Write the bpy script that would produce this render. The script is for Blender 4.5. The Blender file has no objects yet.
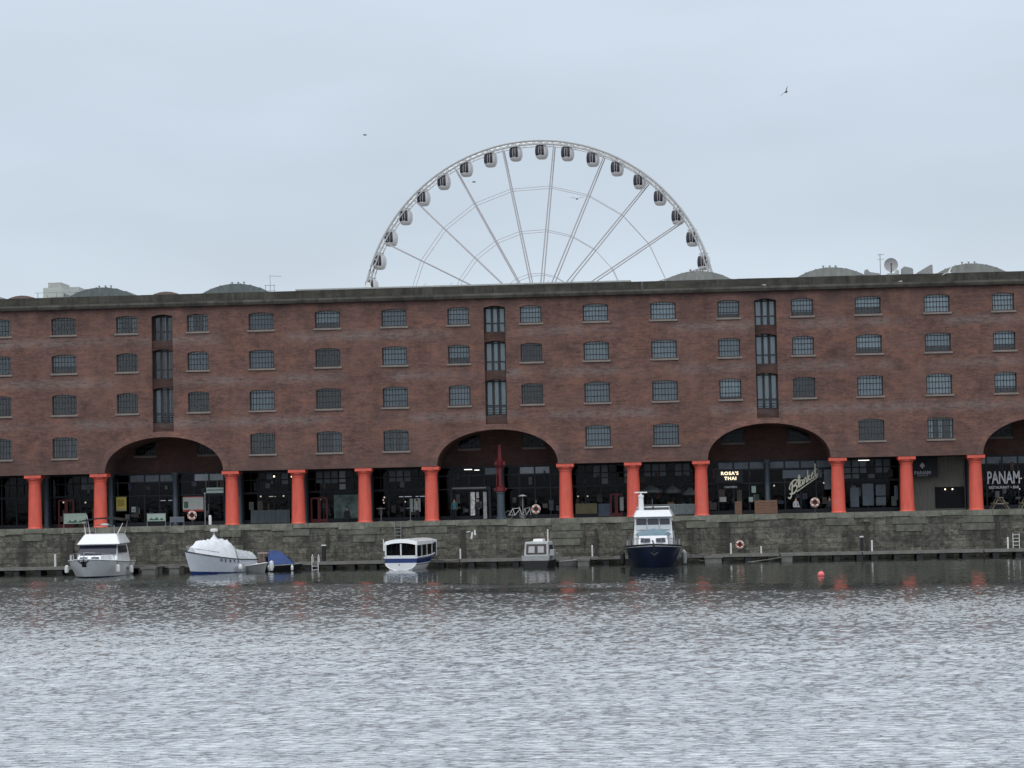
import bpy, bmesh, math, random
import numpy as np
from mathutils import Vector, Matrix
random.seed(7)
rng = np.random.default_rng(11)
PI = math.pi
R = math.radians
S = bpy.context.scene
COL = S.collection
WZ = -3.71            # water level, the quay is z = 0, the warehouse front is y = 0
BW = 5.5              # one bay of the arcade

# ------------------------------------------------------------------ camera
cam = bpy.data.cameras.new('camera')
cam.sensor_width = 36.0
cam.lens = 2190 / 1024 * 36
cam.clip_start = 0.5
cam.clip_end = 9000
co = bpy.data.objects.new('camera', cam)
COL.objects.link(co)
def cam_axes(yaw, pitch, roll):
    cy, sy, cp, sp, cr, sr = math.cos(yaw), math.sin(yaw), math.cos(pitch), math.sin(pitch), math.cos(roll), math.sin(roll)
    f = Vector((sy * cp, cy * cp, sp)); r = Vector((cy, -sy, 0)); u = r.cross(f)
    return cr * r + sr * u, -sr * r + cr * u, f
r_, u_, f_ = cam_axes(-0.0670330615, 0.0516076832, -0.0208446909)
M = Matrix.Identity(4)
for i in range(3):
    M[i][0], M[i][1], M[i][2] = r_[i], u_[i], -f_[i]
M.translation = Vector((51.7655, -177.757, 1.8))
co.matrix_world = M
S.camera = co

# ------------------------------------------------------------------ world, sun, exposure
SUN_EL, SUN_AZ = 48, 205           # azimuth of the sun measured from +y clockwise: behind and a little left of the camera
w = bpy.data.worlds.new('World')
S.world = w
w.use_nodes = True
nt = w.node_tree
nt.nodes.clear()
def N(t, **kw):
    n = nt.nodes.new(t)
    for k, v in kw.items():
        setattr(n, k, v)
    return n
out = N('ShaderNodeOutputWorld')
bg = N('ShaderNodeBackground'); bg.inputs[1].default_value = 0.1
sky = N('ShaderNodeTexSky', sky_type='NISHITA', sun_disc=False)
sky.sun_elevation = R(SUN_EL); sky.sun_rotation = R(SUN_AZ)
sky.air_density = 1.0; sky.dust_density = 3.0
tc = N('ShaderNodeTexCoord')
sep = N('ShaderNodeSeparateXYZ')
nt.links.new(tc.outputs['Generated'], sep.inputs[0])
# cloud deck: brighter towards the zenith, soft banks of darker and lighter cloud
grad = N('ShaderNodeMapRange'); grad.inputs[1].default_value = 0.0; grad.inputs[2].default_value = 1.0
grad.inputs[3].default_value = 0.0; grad.inputs[4].default_value = 1.0
nt.links.new(sep.outputs[2], grad.inputs[0])
gr = N('ShaderNodeValToRGB')
gr.color_ramp.elements[0].position = 0.0; gr.color_ramp.elements[0].color = (0.70, 0.79, 0.88, 1)
gr.color_ramp.elements[1].position = 1.0; gr.color_ramp.elements[1].color = (1.65, 1.69, 1.76, 1)
e = gr.color_ramp.elements.new(0.16); e.color = (0.60, 0.695, 0.80, 1)
e = gr.color_ramp.elements.new(0.26); e.color = (0.66, 0.75, 0.86, 1)
e = gr.color_ramp.elements.new(0.36); e.color = (1.00, 1.07, 1.16, 1)
e = gr.color_ramp.elements.new(0.55); e.color = (1.32, 1.38, 1.46, 1)
nt.links.new(grad.outputs[0], gr.inputs[0])
mp = N('ShaderNodeMapping'); mp.inputs['Scale'].default_value = (1.0, 1.0, 3.2)
mp.inputs['Rotation'].default_value = (0.0, 0.25, 0.0)
mp.inputs['Location'].default_value = (0.35, 0.0, 0.4)
nt.links.new(tc.outputs['Generated'], mp.inputs[0])
no = N('ShaderNodeTexNoise'); no.inputs['Scale'].default_value = 3.4; no.inputs['Detail'].default_value = 4; no.inputs['Roughness'].default_value = 0.45
nt.links.new(mp.outputs[0], no.inputs['Vector'])
nr = N('ShaderNodeMapRange'); nr.inputs[1].default_value = 0.3; nr.inputs[2].default_value = 0.7; nr.inputs[3].default_value = 0.90; nr.inputs[4].default_value = 1.10
nt.links.new(no.outputs[0], nr.inputs[0])
mul = N('ShaderNodeVectorMath', operation='SCALE')
nt.links.new(gr.outputs[0], mul.inputs[0]); nt.links.new(nr.outputs[0], mul.inputs['Scale'])
up10 = N('ShaderNodeVectorMath', operation='SCALE'); up10.inputs['Scale'].default_value = 10.5
nt.links.new(mul.outputs[0], up10.inputs[0])
mixw = N('ShaderNodeMixRGB'); mixw.inputs[0].default_value = 0.93
nt.links.new(sky.outputs[0], mixw.inputs[1]); nt.links.new(up10.outputs[0], mixw.inputs[2])
nt.links.new(mixw.outputs[0], bg.inputs[0]); nt.links.new(bg.outputs[0], out.inputs[0])

sl = bpy.data.lights.new('sun', 'SUN'); sl.energy = 0.5; sl.angle = R(20); sl.color = (1, 0.96, 0.9)
so = bpy.data.objects.new('sun', sl); COL.objects.link(so)
az = R(SUN_AZ); el = R(SUN_EL)
sd = Vector((math.sin(az) * math.cos(el), math.cos(az) * math.cos(el), math.sin(el)))
so.rotation_euler = (-sd).to_track_quat('-Z', 'Y').to_euler()
so.location = (40, -100, 80)
S.view_settings.view_transform = 'Standard'
S.view_settings.look = 'None'
S.view_settings.exposure = 0.0
S.view_settings.gamma = 1.0

# ------------------------------------------------------------------ materials
def new_mat(name):
    m = bpy.data.materials.new(name); m.use_nodes = True
    n = m.node_tree; b = n.nodes['Principled BSDF']
    return m, n, b
def mat(name, col, rough=0.6, metal=0.0, var=0.12, scale=3.0, spec=0.5, stretch=(1, 1, 1), bump=0.0, coat=0.0):
    """painted or plain surface with a little unevenness of colour and sheen"""
    m, n, b = new_mat(name)
    t = n.nodes.new('ShaderNodeTexCoord'); mp = n.nodes.new('ShaderNodeMapping'); mp.inputs['Scale'].default_value = stretch
    no = n.nodes.new('ShaderNodeTexNoise'); no.inputs['Scale'].default_value = scale; no.inputs['Detail'].default_value = 5; no.inputs['Roughness'].default_value = 0.65
    n.links.new(t.outputs['Object'], mp.inputs[0]); n.links.new(mp.outputs[0], no.inputs['Vector'])
    mr = n.nodes.new('ShaderNodeMapRange'); mr.inputs[1].default_value = 0.3; mr.inputs[2].default_value = 0.7
    mr.inputs[3].default_value = 1 - var; mr.inputs[4].default_value = 1 + var
    n.links.new(no.outputs[0], mr.inputs[0])
    vm = n.nodes.new('ShaderNodeVectorMath'); vm.operation = 'SCALE'; vm.inputs[0].default_value = col[:3]
    n.links.new(mr.outputs[0], vm.inputs['Scale']); n.links.new(vm.outputs[0], b.inputs['Base Color'])
    b.inputs['Roughness'].default_value = rough; b.inputs['Metallic'].default_value = metal
    b.inputs['Specular IOR Level'].default_value = spec
    b.inputs['Coat Weight'].default_value = coat
    if bump:
        bp = n.nodes.new('ShaderNodeBump'); bp.inputs['Strength'].default_value = bump; bp.inputs['Distance'].default_value = 0.03
        n.links.new(no.outputs[0], bp.inputs['Height']); n.links.new(bp.outputs[0], b.inputs['Normal'])
    return m
def emis(name, col, st):
    m, n, b = new_mat(name)
    b.inputs['Base Color'].default_value = (*col, 1); b.inputs['Emission Color'].default_value = (*col, 1); b.inputs['Emission Strength'].default_value = st
    return m
def glass(name, tint=(0.6, 0.66, 0.7), refl=0.10, rough=0.03):
    """old window glass: see through, with a sky sheen"""
    m, n, b = new_mat(name)
    n.nodes.remove(b)
    o = n.nodes['Material Output']
    tr = n.nodes.new('ShaderNodeBsdfTransparent'); tr.inputs[0].default_value = (*tint, 1)
    gl = n.nodes.new('ShaderNodeBsdfGlossy'); gl.inputs['Roughness'].default_value = rough
    fr = n.nodes.new('ShaderNodeFresnel'); fr.inputs[0].default_value = 1.5
    ad = n.nodes.new('ShaderNodeMath'); ad.operation = 'ADD'; ad.inputs[1].default_value = refl; ad.use_clamp = True
    mx = n.nodes.new('ShaderNodeMixShader')
    no = n.nodes.new('ShaderNodeTexNoise'); no.inputs['Scale'].default_value = 2.5
    t = n.nodes.new('ShaderNodeTexCoord'); n.links.new(t.outputs['Object'], no.inputs['Vector'])
    bp = n.nodes.new('ShaderNodeBump'); bp.inputs['Strength'].default_value = 0.15; bp.inputs['Distance'].default_value = 0.02
    n.links.new(no.outputs[0], bp.inputs['Height']); n.links.new(bp.outputs[0], gl.inputs['Normal'])
    n.links.new(fr.outputs[0], ad.inputs[0]); n.links.new(ad.outputs[0], mx.inputs[0])
    n.links.new(tr.outputs[0], mx.inputs[1]); n.links.new(gl.outputs[0], mx.inputs[2]); n.links.new(mx.outputs[0], o.inputs[0])
    return m

def brick_mat(name, dark=1.0):
    m, n, b = new_mat(name)
    L = n.links
    t = n.nodes.new('ShaderNodeTexCoord')
    # wall coordinates: x along the wall, z up
    sp = n.nodes.new('ShaderNodeSeparateXYZ'); L.new(t.outputs['Object'], sp.inputs[0])
    cb = n.nodes.new('ShaderNodeCombineXYZ'); L.new(sp.outputs[0], cb.inputs[0]); L.new(sp.outputs[2], cb.inputs[1]); L.new(sp.outputs[1], cb.inputs[2])
    br = n.nodes.new('ShaderNodeTexBrick'); L.new(cb.outputs[0], br.inputs['Vector'])
    br.inputs['Scale'].default_value = 1.0
    br.inputs['Brick Width'].default_value = 0.24; br.inputs['Row Height'].default_value = 0.086
    br.inputs['Mortar Size'].default_value = 0.008; br.inputs['Mortar Smooth'].default_value = 0.3
    br.inputs['Color1'].default_value = (0.235, 0.115, 0.092, 1); br.inputs['Color2'].default_value = (0.105, 0.062, 0.058, 1)
    br.inputs['Mortar'].default_value = (0.19, 0.165, 0.155, 1); br.inputs['Bias'].default_value = -0.2
    def noise(scale, st, det=4, rough=0.6, loc=(0, 0, 0)):
        mp = n.nodes.new('ShaderNodeMapping'); mp.inputs['Scale'].default_value = st; mp.inputs['Location'].default_value = loc
        L.new(cb.outputs[0], mp.inputs[0])
        no = n.nodes.new('ShaderNodeTexNoise'); no.inputs['Scale'].default_value = scale; no.inputs['Detail'].default_value = det; no.inputs['Roughness'].default_value = rough
        L.new(mp.outputs[0], no.inputs['Vector'])
        return no.outputs[0]
    def ramp(src, a, bb, lo, hi, clamp=True):
        r = n.nodes.new('ShaderNodeMapRange'); r.inputs[1].default_value = a; r.inputs[2].default_value = bb; r.inputs[3].default_value = lo; r.inputs[4].default_value = hi
        L.new(src, r.inputs[0]); return r.outputs[0]
    def mix(fac, c1, c2, bt='MIX'):
        x = n.nodes.new('ShaderNodeMixRGB'); x.blend_type = bt
        for i, v in ((0, fac), (1, c1), (2, c2)):
            if isinstance(v, (int, float)): x.inputs[i].default_value = v
            elif isinstance(v, tuple): x.inputs[i].default_value = (*v, 1)
            else: L.new(v, x.inputs[i])
        return x.outputs[0]
    def mth(op, a, bb):
        x = n.nodes.new('ShaderNodeMath'); x.operation = op; x.use_clamp = False
        for i, v in ((0, a), (1, bb)):
            if isinstance(v, (int, float)): x.inputs[i].default_value = v
            else: L.new(v, x.inputs[i])
        return x.outputs[0]
    c = br.outputs['Color']
    # courses and runs of paler or burnt brick, a few bricks long
    c = mix(ramp(noise(1.0, (0.8, 4.2, 1), 5, 0.85), 0.44, 0.62, 0, 0.65), c, (0.285, 0.148, 0.118))
    c = mix(ramp(noise(1.0, (0.9, 4.4, 1), 5, 0.85, (13, 5, 0)), 0.47, 0.62, 0, 0.72), c, (0.085, 0.054, 0.050))
    # broad patches of repair
    c = mix(ramp(noise(0.12, (1, 1.6, 1), 3, 0.5, (3, 9, 0)), 0.42, 0.62, 0, 0.4), c, (0.185, 0.110, 0.092))
    c = mix(ramp(noise(0.55, (1, 1.5, 1), 6, 0.8, (21, 2, 0)), 0.50, 0.66, 0, 0.6), c, (0.33, 0.155, 0.105))
    c = mix(ramp(noise(0.45, (1, 1.2, 1), 6, 0.8, (31, 7, 0)), 0.50, 0.66, 0, 0.6), c, (0.070, 0.045, 0.040))
    # the cleaner, redder length at the right-hand end
    c = mix(ramp(sp.outputs[0], 69.5, 72.5, 0, 0.5), c, (0.33, 0.150, 0.10))
    # runs of worn grey and whitened courses between the storeys
    band = None
    for zc in (8.45, 11.9, 15.3):
        d = mth('ABSOLUTE', mth('SUBTRACT', sp.outputs[2], zc), 0)
        v = ramp(d, 0.05, 0.62, 1, 0)
        band = v if band is None else mth('MAXIMUM', band, v)
    patch = ramp(noise(0.16, (1, 0.6, 1), 3, 0.5, (1.5, 0, 0)), 0.40, 0.54, 0, 1)
    grain = ramp(noise(1.0, (1.5, 6, 1), 6, 0.85, (7, 3, 0)), 0.42, 0.60, 0, 1)
    wf = mth('MULTIPLY', mth('MULTIPLY', band, patch), grain)
    c = mix(mth('MULTIPLY', wf, 0.78), c, (0.27, 0.25, 0.24))
    spk = ramp(noise(1.0, (3.2, 9, 1), 5, 0.8, (2, 8, 0)), 0.66, 0.74, 0, 1)
    c = mix(mth('MULTIPLY', mth('MULTIPLY', spk, band), patch), c, (0.52, 0.48, 0.46))
    # damp and soot running down from the cornice and above the arcade
    soot = mth('MULTIPLY', ramp(sp.outputs[2], 16.2, 18.2, 0, 0.85), ramp(noise(0.6, (1, 0.12, 1), 4, 0.6), 0.40, 0.62, 0.15, 1))
    c = mix(soot, c, (0.075, 0.052, 0.050))
    soot2 = mth('MULTIPLY', ramp(sp.outputs[2], 4.4, 6.6, 0.75, 0), ramp(noise(0.5, (1, 0.5, 1), 4, 0.6, (5, 5, 0)), 0.38, 0.62, 0.25, 1))
    c = mix(soot2, c, (0.125, 0.088, 0.082))
    gl = ramp(noise(0.35, (1.2, 0.5, 1), 5, 0.7, (9, 1, 0)), 0.3, 0.7, 0.80, 1.18)
    x = n.nodes.new('ShaderNodeVectorMath'); x.operation = 'SCALE'; L.new(c, x.inputs[0]); L.new(mth('MULTIPLY', gl, dark), x.inputs['Scale'])
    L.new(x.outputs[0], b.inputs['Base Color'])
    b.inputs['Roughness'].default_value = 0.9; b.inputs['Specular IOR Level'].default_value = 0.25
    bp = n.nodes.new('ShaderNodeBump'); bp.inputs['Strength'].default_value = 0.4; bp.inputs['Distance'].default_value = 0.02
    L.new(br.outputs['Fac'], bp.inputs['Height']); bp.invert = True; L.new(bp.outputs[0], b.inputs['Normal'])
    return m

def stone_mat(name):
    """quay wall: rough granite rubble with big squared stones, algae and pale blooms"""
    m, n, b = new_mat(name); L = n.links
    t = n.nodes.new('ShaderNodeTexCoord')
    sp = n.nodes.new('ShaderNodeSeparateXYZ'); L.new(t.outputs['Object'], sp.inputs[0])
    cb = n.nodes.new('ShaderNodeCombineXYZ'); L.new(sp.outputs[0], cb.inputs[0]); L.new(sp.outputs[2], cb.inputs[1])
    mp = n.nodes.new('ShaderNodeMapping'); mp.inputs['Scale'].default_value = (0.8, 1.5, 1); L.new(cb.outputs[0], mp.inputs[0])
    vo = n.nodes.new('ShaderNodeTexVoronoi'); vo.inputs['Scale'].default_value = 3.1; vo.feature = 'F1'; vo.inputs['Randomness'].default_value = 0.85
    L.new(mp.outputs[0], vo.inputs['Vector'])
    ve = n.nodes.new('ShaderNodeTexVoronoi'); ve.inputs['Scale'].default_value = 3.1; ve.feature = 'DISTANCE_TO_EDGE'; ve.inputs['Randomness'].default_value = 0.85
    L.new(mp.outputs[0], ve.inputs['Vector'])
    sc = n.nodes.new('ShaderNodeSeparateXYZ'); L.new(vo.outputs['Color'], sc.inputs[0])
    cr = n.nodes.new('ShaderNodeValToRGB'); L.new(sc.outputs[0], cr.inputs[0])
    cr.color_ramp.elements[0].color = (0.046, 0.044, 0.037, 1); cr.color_ramp.elements[1].color = (0.145, 0.138, 0.114, 1)
    e = cr.color_ramp.elements.new(0.55); e.color = (0.088, 0.085, 0.070, 1)
    def noise(scale, st, det=5, rough=0.65, loc=(0, 0, 0)):
        q = n.nodes.new('ShaderNodeMapping'); q.inputs['Scale'].default_value = st; q.inputs['Location'].default_value = loc; L.new(cb.outputs[0], q.inputs[0])
        no = n.nodes.new('ShaderNodeTexNoise'); no.inputs['Scale'].default_value = scale; no.inputs['Detail'].default_value = det; no.inputs['Roughness'].default_value = rough
        L.new(q.outputs[0], no.inputs['Vector']); return no.outputs[0]
    def ramp(src, a, bb, lo, hi):
        r = n.nodes.new('ShaderNodeMapRange'); r.inputs[1].default_value = a; r.inputs[2].default_value = bb; r.inputs[3].default_value = lo; r.inputs[4].default_value = hi
        L.new(src, r.inputs[0]); return r.outputs[0]
    def mix(fac, c1, c2):
        x = n.nodes.new('ShaderNodeMixRGB')
        L.new(fac, x.inputs[0]); L.new(c1, x.inputs[1]); x.inputs[2].default_value = (*c2, 1)
        return x.outputs[0]
    c = cr.outputs[0]
    c = mix(ramp(ve.outputs['Distance'], 0.0, 0.05, 0.7, 0), c, (0.03, 0.03, 0.026))
    c = mix(ramp(noise(2.8, (1, 1.3, 1), 7, 0.9), 0.46, 0.60, 0, 0.85), c, (0.185, 0.178, 0.150))
    c = mix(ramp(noise(0.8, (1, 0.25, 1), 5, 0.7, (4, 1, 0)), 0.48, 0.62, 0, 0.85), c, (0.034, 0.035, 0.028))
    c = mix(ramp(noise(2.2, (1, 1.2, 1), 5, 0.8, (8, 1, 0)), 0.64, 0.72, 0, 0.8), c, (0.27, 0.265, 0.225))
    c = mix(ramp(sp.outputs[2], -3.71, -3.0, 0.8, 0), c, (0.035, 0.036, 0.028))
    bk = n.nodes.new('ShaderNodeTexBrick'); bk.inputs['Scale'].default_value = 1.0; bk.inputs['Brick Width'].default_value = 1.15; bk.inputs['Row Height'].default_value = 0.46; bk.inputs['Mortar Size'].default_value = 0.028; bk.inputs['Mortar Smooth'].default_value = 0.4
    bk.inputs['Color1'].default_value = (0.62, 0.62, 0.62, 1); bk.inputs['Color2'].default_value = (1.35, 1.33, 1.27, 1); bk.inputs['Mortar'].default_value = (0.50, 0.50, 0.47, 1)
    wv = n.nodes.new('ShaderNodeTexNoise'); wv.inputs['Scale'].default_value = 1.3; L.new(cb.outputs[0], wv.inputs['Vector'])
    wa = n.nodes.new('ShaderNodeMixRGB'); wa.blend_type = 'ADD'; wa.inputs[0].default_value = 0.16; L.new(cb.outputs[0], wa.inputs[1]); L.new(wv.outputs['Color'], wa.inputs[2]); L.new(wa.outputs[0], bk.inputs['Vector'])
    mb = n.nodes.new('ShaderNodeMixRGB'); mb.blend_type = 'MULTIPLY'; mb.inputs[0].default_value = 0.85; L.new(c, mb.inputs[1]); L.new(bk.outputs['Color'], mb.inputs[2]); c = mb.outputs[0]
    L.new(c, b.inputs['Base Color']); b.inputs['Roughness'].default_value = 0.85
    bp = n.nodes.new('ShaderNodeBump'); bp.inputs['Strength'].default_value = 0.6; bp.inputs['Distance'].default_value = 0.06
    L.new(ve.outputs['Distance'], bp.inputs['Height']); L.new(bp.outputs[0], b.inputs['Normal'])
    return m

BRICK = brick_mat('brick', 0.84)
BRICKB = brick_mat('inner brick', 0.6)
ARCHB = brick_mat('arch ring brick', 0.98)
STONE = stone_mat('quay stone')
COPE = mat('coping stone', (0.19, 0.19, 0.155), 0.85, var=0.35, scale=1.6)
SILL = mat('sandstone sill', (0.21, 0.19, 0.17), 0.85, var=0.25, scale=1.2)
PARA = mat('parapet stone', (0.050, 0.047, 0.038), 0.9, var=0.45, scale=0.9, stretch=(0.6, 1, 2.2))
CORN = mat('cornice stone', (0.105, 0.098, 0.082), 0.9, var=0.35, scale=0.8)
RED = mat('red column paint', (0.72, 0.112, 0.072), 0.5, var=0.12, scale=1.1, stretch=(1, 1, 0.4), coat=0.1)
def weather(m, dark, lo, hi, amt, scale, stretch):
    n = m.node_tree; b = n.nodes['Principled BSDF']; src = b.inputs['Base Color'].links[0].from_socket
    t = n.nodes.new('ShaderNodeTexCoord'); g = n.nodes.new('ShaderNodeNewGeometry'); mp = n.nodes.new('ShaderNodeMapping'); mp.inputs['Scale'].default_value = stretch
    no = n.nodes.new('ShaderNodeTexNoise'); no.inputs['Scale'].default_value = scale; no.inputs['Detail'].default_value = 6; no.inputs['Roughness'].default_value = 0.7
    n.links.new(g.outputs['Position'], mp.inputs[0]); n.links.new(mp.outputs[0], no.inputs['Vector'])
    mr = n.nodes.new('ShaderNodeMapRange'); mr.inputs[1].default_value = lo; mr.inputs[2].default_value = hi; mr.inputs[3].default_value = 0; mr.inputs[4].default_value = amt
    mx = n.nodes.new('ShaderNodeMixRGB'); mx.inputs[2].default_value = (*dark, 1)
    n.links.new(no.outputs[0], mr.inputs[0]); n.links.new(mr.outputs[0], mx.inputs[0]); n.links.new(src, mx.inputs[1]); n.links.new(mx.outputs[0], b.inputs['Base Color'])
weather(RED, (0.36, 0.075, 0.055), 0.50, 0.66, 0.6, 1.0, (3.5, 3.5, 0.5)); weather(RED, (0.60, 0.16, 0.13), 0.55, 0.7, 0.6, 1.3, (1, 1, 1)); weather(RED, (0.10, 0.05, 0.04), 0.66, 0.72, 0.8, 4.0, (1, 1, 1))
weather(PARA, (0.11, 0.105, 0.085), 0.52, 0.68, 0.7, 0.9, (1, 1, 0.3)); weather(PARA, (0.02, 0.02, 0.016), 0.5, 0.66, 0.7, 1.1, (1.4, 1, 0.15)); weather(CORN, (0.035, 0.033, 0.028), 0.48, 0.64, 0.75, 0.8, (1, 1, 0.2))
weather(COPE, (0.07, 0.075, 0.05), 0.46, 0.64, 0.7, 0.7, (1, 1, 1)); weather(COPE, (0.30, 0.30, 0.26), 0.56, 0.68, 0.6, 1.3, (1, 1, 1))
DKRED = mat('dark red paint', (0.13, 0.010, 0.014), 0.45, var=0.15)
IRON = mat('black iron', (0.022, 0.024, 0.028), 0.5, var=0.2)
FRAME = mat('shopfront frame', (0.008, 0.010, 0.018), 0.6, var=0.2)
GREYCOL = mat('blue grey iron', (0.055, 0.075, 0.095), 0.5, var=0.15)
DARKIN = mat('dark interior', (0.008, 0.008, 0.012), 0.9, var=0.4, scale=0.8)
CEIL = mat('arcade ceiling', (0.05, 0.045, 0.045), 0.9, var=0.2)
FLOOR = mat('quay paving', (0.22, 0.215, 0.20), 0.85, var=0.25, scale=0.8)
WGLASS = glass('window glass', (0.90, 0.93, 0.95), 0.012)
SGLASS = glass('shop glass', (0.42, 0.44, 0.50), -0.028)
BLINDA = mat('pale blind', (0.66, 0.75, 0.78), 0.9, var=0.12, scale=4, stretch=(6, 1, 0.4))
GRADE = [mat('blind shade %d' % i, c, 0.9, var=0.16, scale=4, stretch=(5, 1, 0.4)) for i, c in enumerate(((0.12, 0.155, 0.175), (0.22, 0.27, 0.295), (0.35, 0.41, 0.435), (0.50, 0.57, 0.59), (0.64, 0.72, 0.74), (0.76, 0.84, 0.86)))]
BLINDB = mat('grey blind', (0.36, 0.42, 0.46), 0.9, var=0.2, scale=4, stretch=(5, 1, 0.4))
FROSTSKY = mat('frosted and sky grey pane', (0.30, 0.34, 0.37), 0.4, var=0.2, scale=1.5)  # frosted panes; also paints grey sky reflections on the upper lights
FROSTSKYD = mat('dull frosted and sky grey pane', (0.10, 0.125, 0.15), 0.35, var=0.3, scale=1.5)  # darker tone for the same painted reflections, door panes and print
ROOFG = mat('grey roof sheet', (0.22, 0.225, 0.215), 0.7, var=0.25, scale=0.9, stretch=(3, 0.4, 1))
ROOFD = mat('slate roof', (0.115, 0.135, 0.135), 0.75, var=0.25, scale=0.9, stretch=(3, 0.4, 1))
ROOFL = mat('pale roof edge', (0.36, 0.37, 0.35), 0.7, var=0.15)
CONC = mat('pale concrete', (0.42, 0.45, 0.42), 0.8, var=0.12, scale=0.3)
CONCD = mat('shadowed cladding', (0.12, 0.13, 0.125), 0.8, var=0.12, scale=0.3)  # shade of the tower's flank put into a darker concrete tone
WHEEL = mat('white steel', (0.78, 0.79, 0.79), 0.5, var=0.06)
WHEELD = mat('grey steel', (0.42, 0.44, 0.45), 0.55, var=0.08)
CABLE = mat('steel cable', (0.42, 0.41, 0.43), 0.6, var=0.05)
PODW = mat('capsule shell', (0.52, 0.52, 0.53), 0.35, var=0.05)
PODG = mat('capsule glass', (0.018, 0.016, 0.026), 0.12, var=0.05)
GELW = mat('white gelcoat', (0.74, 0.76, 0.78), 0.3, var=0.05, coat=0.3)
GELG = mat('grey white gelcoat', (0.80, 0.82, 0.84), 0.35, var=0.07, coat=0.2)
HULLB = mat('white hull', (0.62, 0.66, 0.73), 0.35, var=0.06, coat=0.3)
NAVY = mat('navy hull', (0.008, 0.014, 0.045), 0.3, var=0.2, coat=0.4)
BLUE = mat('royal blue paint', (0.012, 0.035, 0.16), 0.35, var=0.1, coat=0.2)
TARPW = mat('white tarpaulin', (0.72, 0.75, 0.79), 0.7, var=0.08, scale=2.5, bump=0.6)
TARPB = mat('blue tarpaulin', (0.012, 0.045, 0.17), 0.65, var=0.25, scale=2.5, bump=0.6)
TARPG = mat('blue grey cover', (0.16, 0.24, 0.29), 0.7, var=0.15, scale=2.5, bump=0.4)
TINT = mat('tinted boat window', (0.010, 0.011, 0.026), 0.12, var=0.2)
BLACK = mat('black rubber', (0.012, 0.012, 0.013), 0.6, var=0.2)
STEEL = mat('stainless rail', (0.55, 0.56, 0.57), 0.3, metal=0.8, var=0.05)
WHITE = mat('white paint', (0.70, 0.71, 0.70), 0.5, var=0.08)
GREY = mat('grey paint', (0.25, 0.26, 0.26), 0.6, var=0.15)
DECK = mat('weathered decking', (0.135, 0.13, 0.115), 0.85, var=0.3, scale=1.2, stretch=(0.5, 4, 1))
DECKE = mat('pontoon edge', (0.17, 0.17, 0.155), 0.8, var=0.3, scale=1.0)
FLOAT = mat('pontoon float', (0.018, 0.018, 0.02), 0.7, var=0.3)
FLOATG = mat('concrete float', (0.17, 0.17, 0.16), 0.85, var=0.25)
WOOD = mat('brown timber', (0.17, 0.095, 0.06), 0.75, var=0.3, scale=2, stretch=(1, 1, 6))
CLAD = mat('grey timber cladding', (0.17, 0.165, 0.145), 0.85, var=0.3, scale=1.5, stretch=(8, 1, 0.5))
MINT = mat('mint board', (0.33, 0.42, 0.37), 0.7, var=0.12)
YELL = mat('yellow poster', (0.52, 0.43, 0.10), 0.7, var=0.12)
POSTR = mat('poster paper', (0.42, 0.43, 0.41), 0.7, var=0.12)
POSTRED = mat('poster red', (0.32, 0.045, 0.045), 0.7, var=0.12)
PGREEN = mat('dark green print', (0.05, 0.11, 0.08), 0.7, var=0.2)
ORANGE = mat('faded lifebuoy orange', (0.62, 0.24, 0.16), 0.5, var=0.1)
PINK = mat('pink buoy', (0.80, 0.16, 0.17), 0.45, var=0.08)
MURAL = mat('teal mural', (0.12, 0.17, 0.165), 0.8, var=0.75, scale=1.6)
LETTER = mat('cream lettering', (0.78, 0.76, 0.64), 0.6, var=0.05)
LETTERG = mat('silver lettering', (0.56, 0.57, 0.62), 0.6, var=0.05)
LAMPW = emis('warm bulb', (1.0, 0.80, 0.50), 3.2)
LAMPN = emis('white tube', (0.95, 0.95, 0.88), 2.2)
SIGNL = emis('lit letters', (1.0, 0.84, 0.58), 1.5)
SKIN = mat('skin', (0.45, 0.28, 0.21), 0.6, var=0.05)
HAIR = mat('dark hair', (0.03, 0.02, 0.015), 0.7)
JEAN = mat('dark trousers', (0.02, 0.022, 0.035), 0.8)
TEAL = mat('teal jacket', (0.06, 0.17, 0.20), 0.8)
PALE = mat('pale jacket', (0.38, 0.40, 0.42), 0.8)
DARKJ = mat('dark jacket', (0.03, 0.03, 0.038), 0.8)
FEATH = mat('gull white', (0.62, 0.62, 0.60), 0.8)
FEATHD = mat('dark feathers', (0.035, 0.037, 0.04), 0.8)

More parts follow.
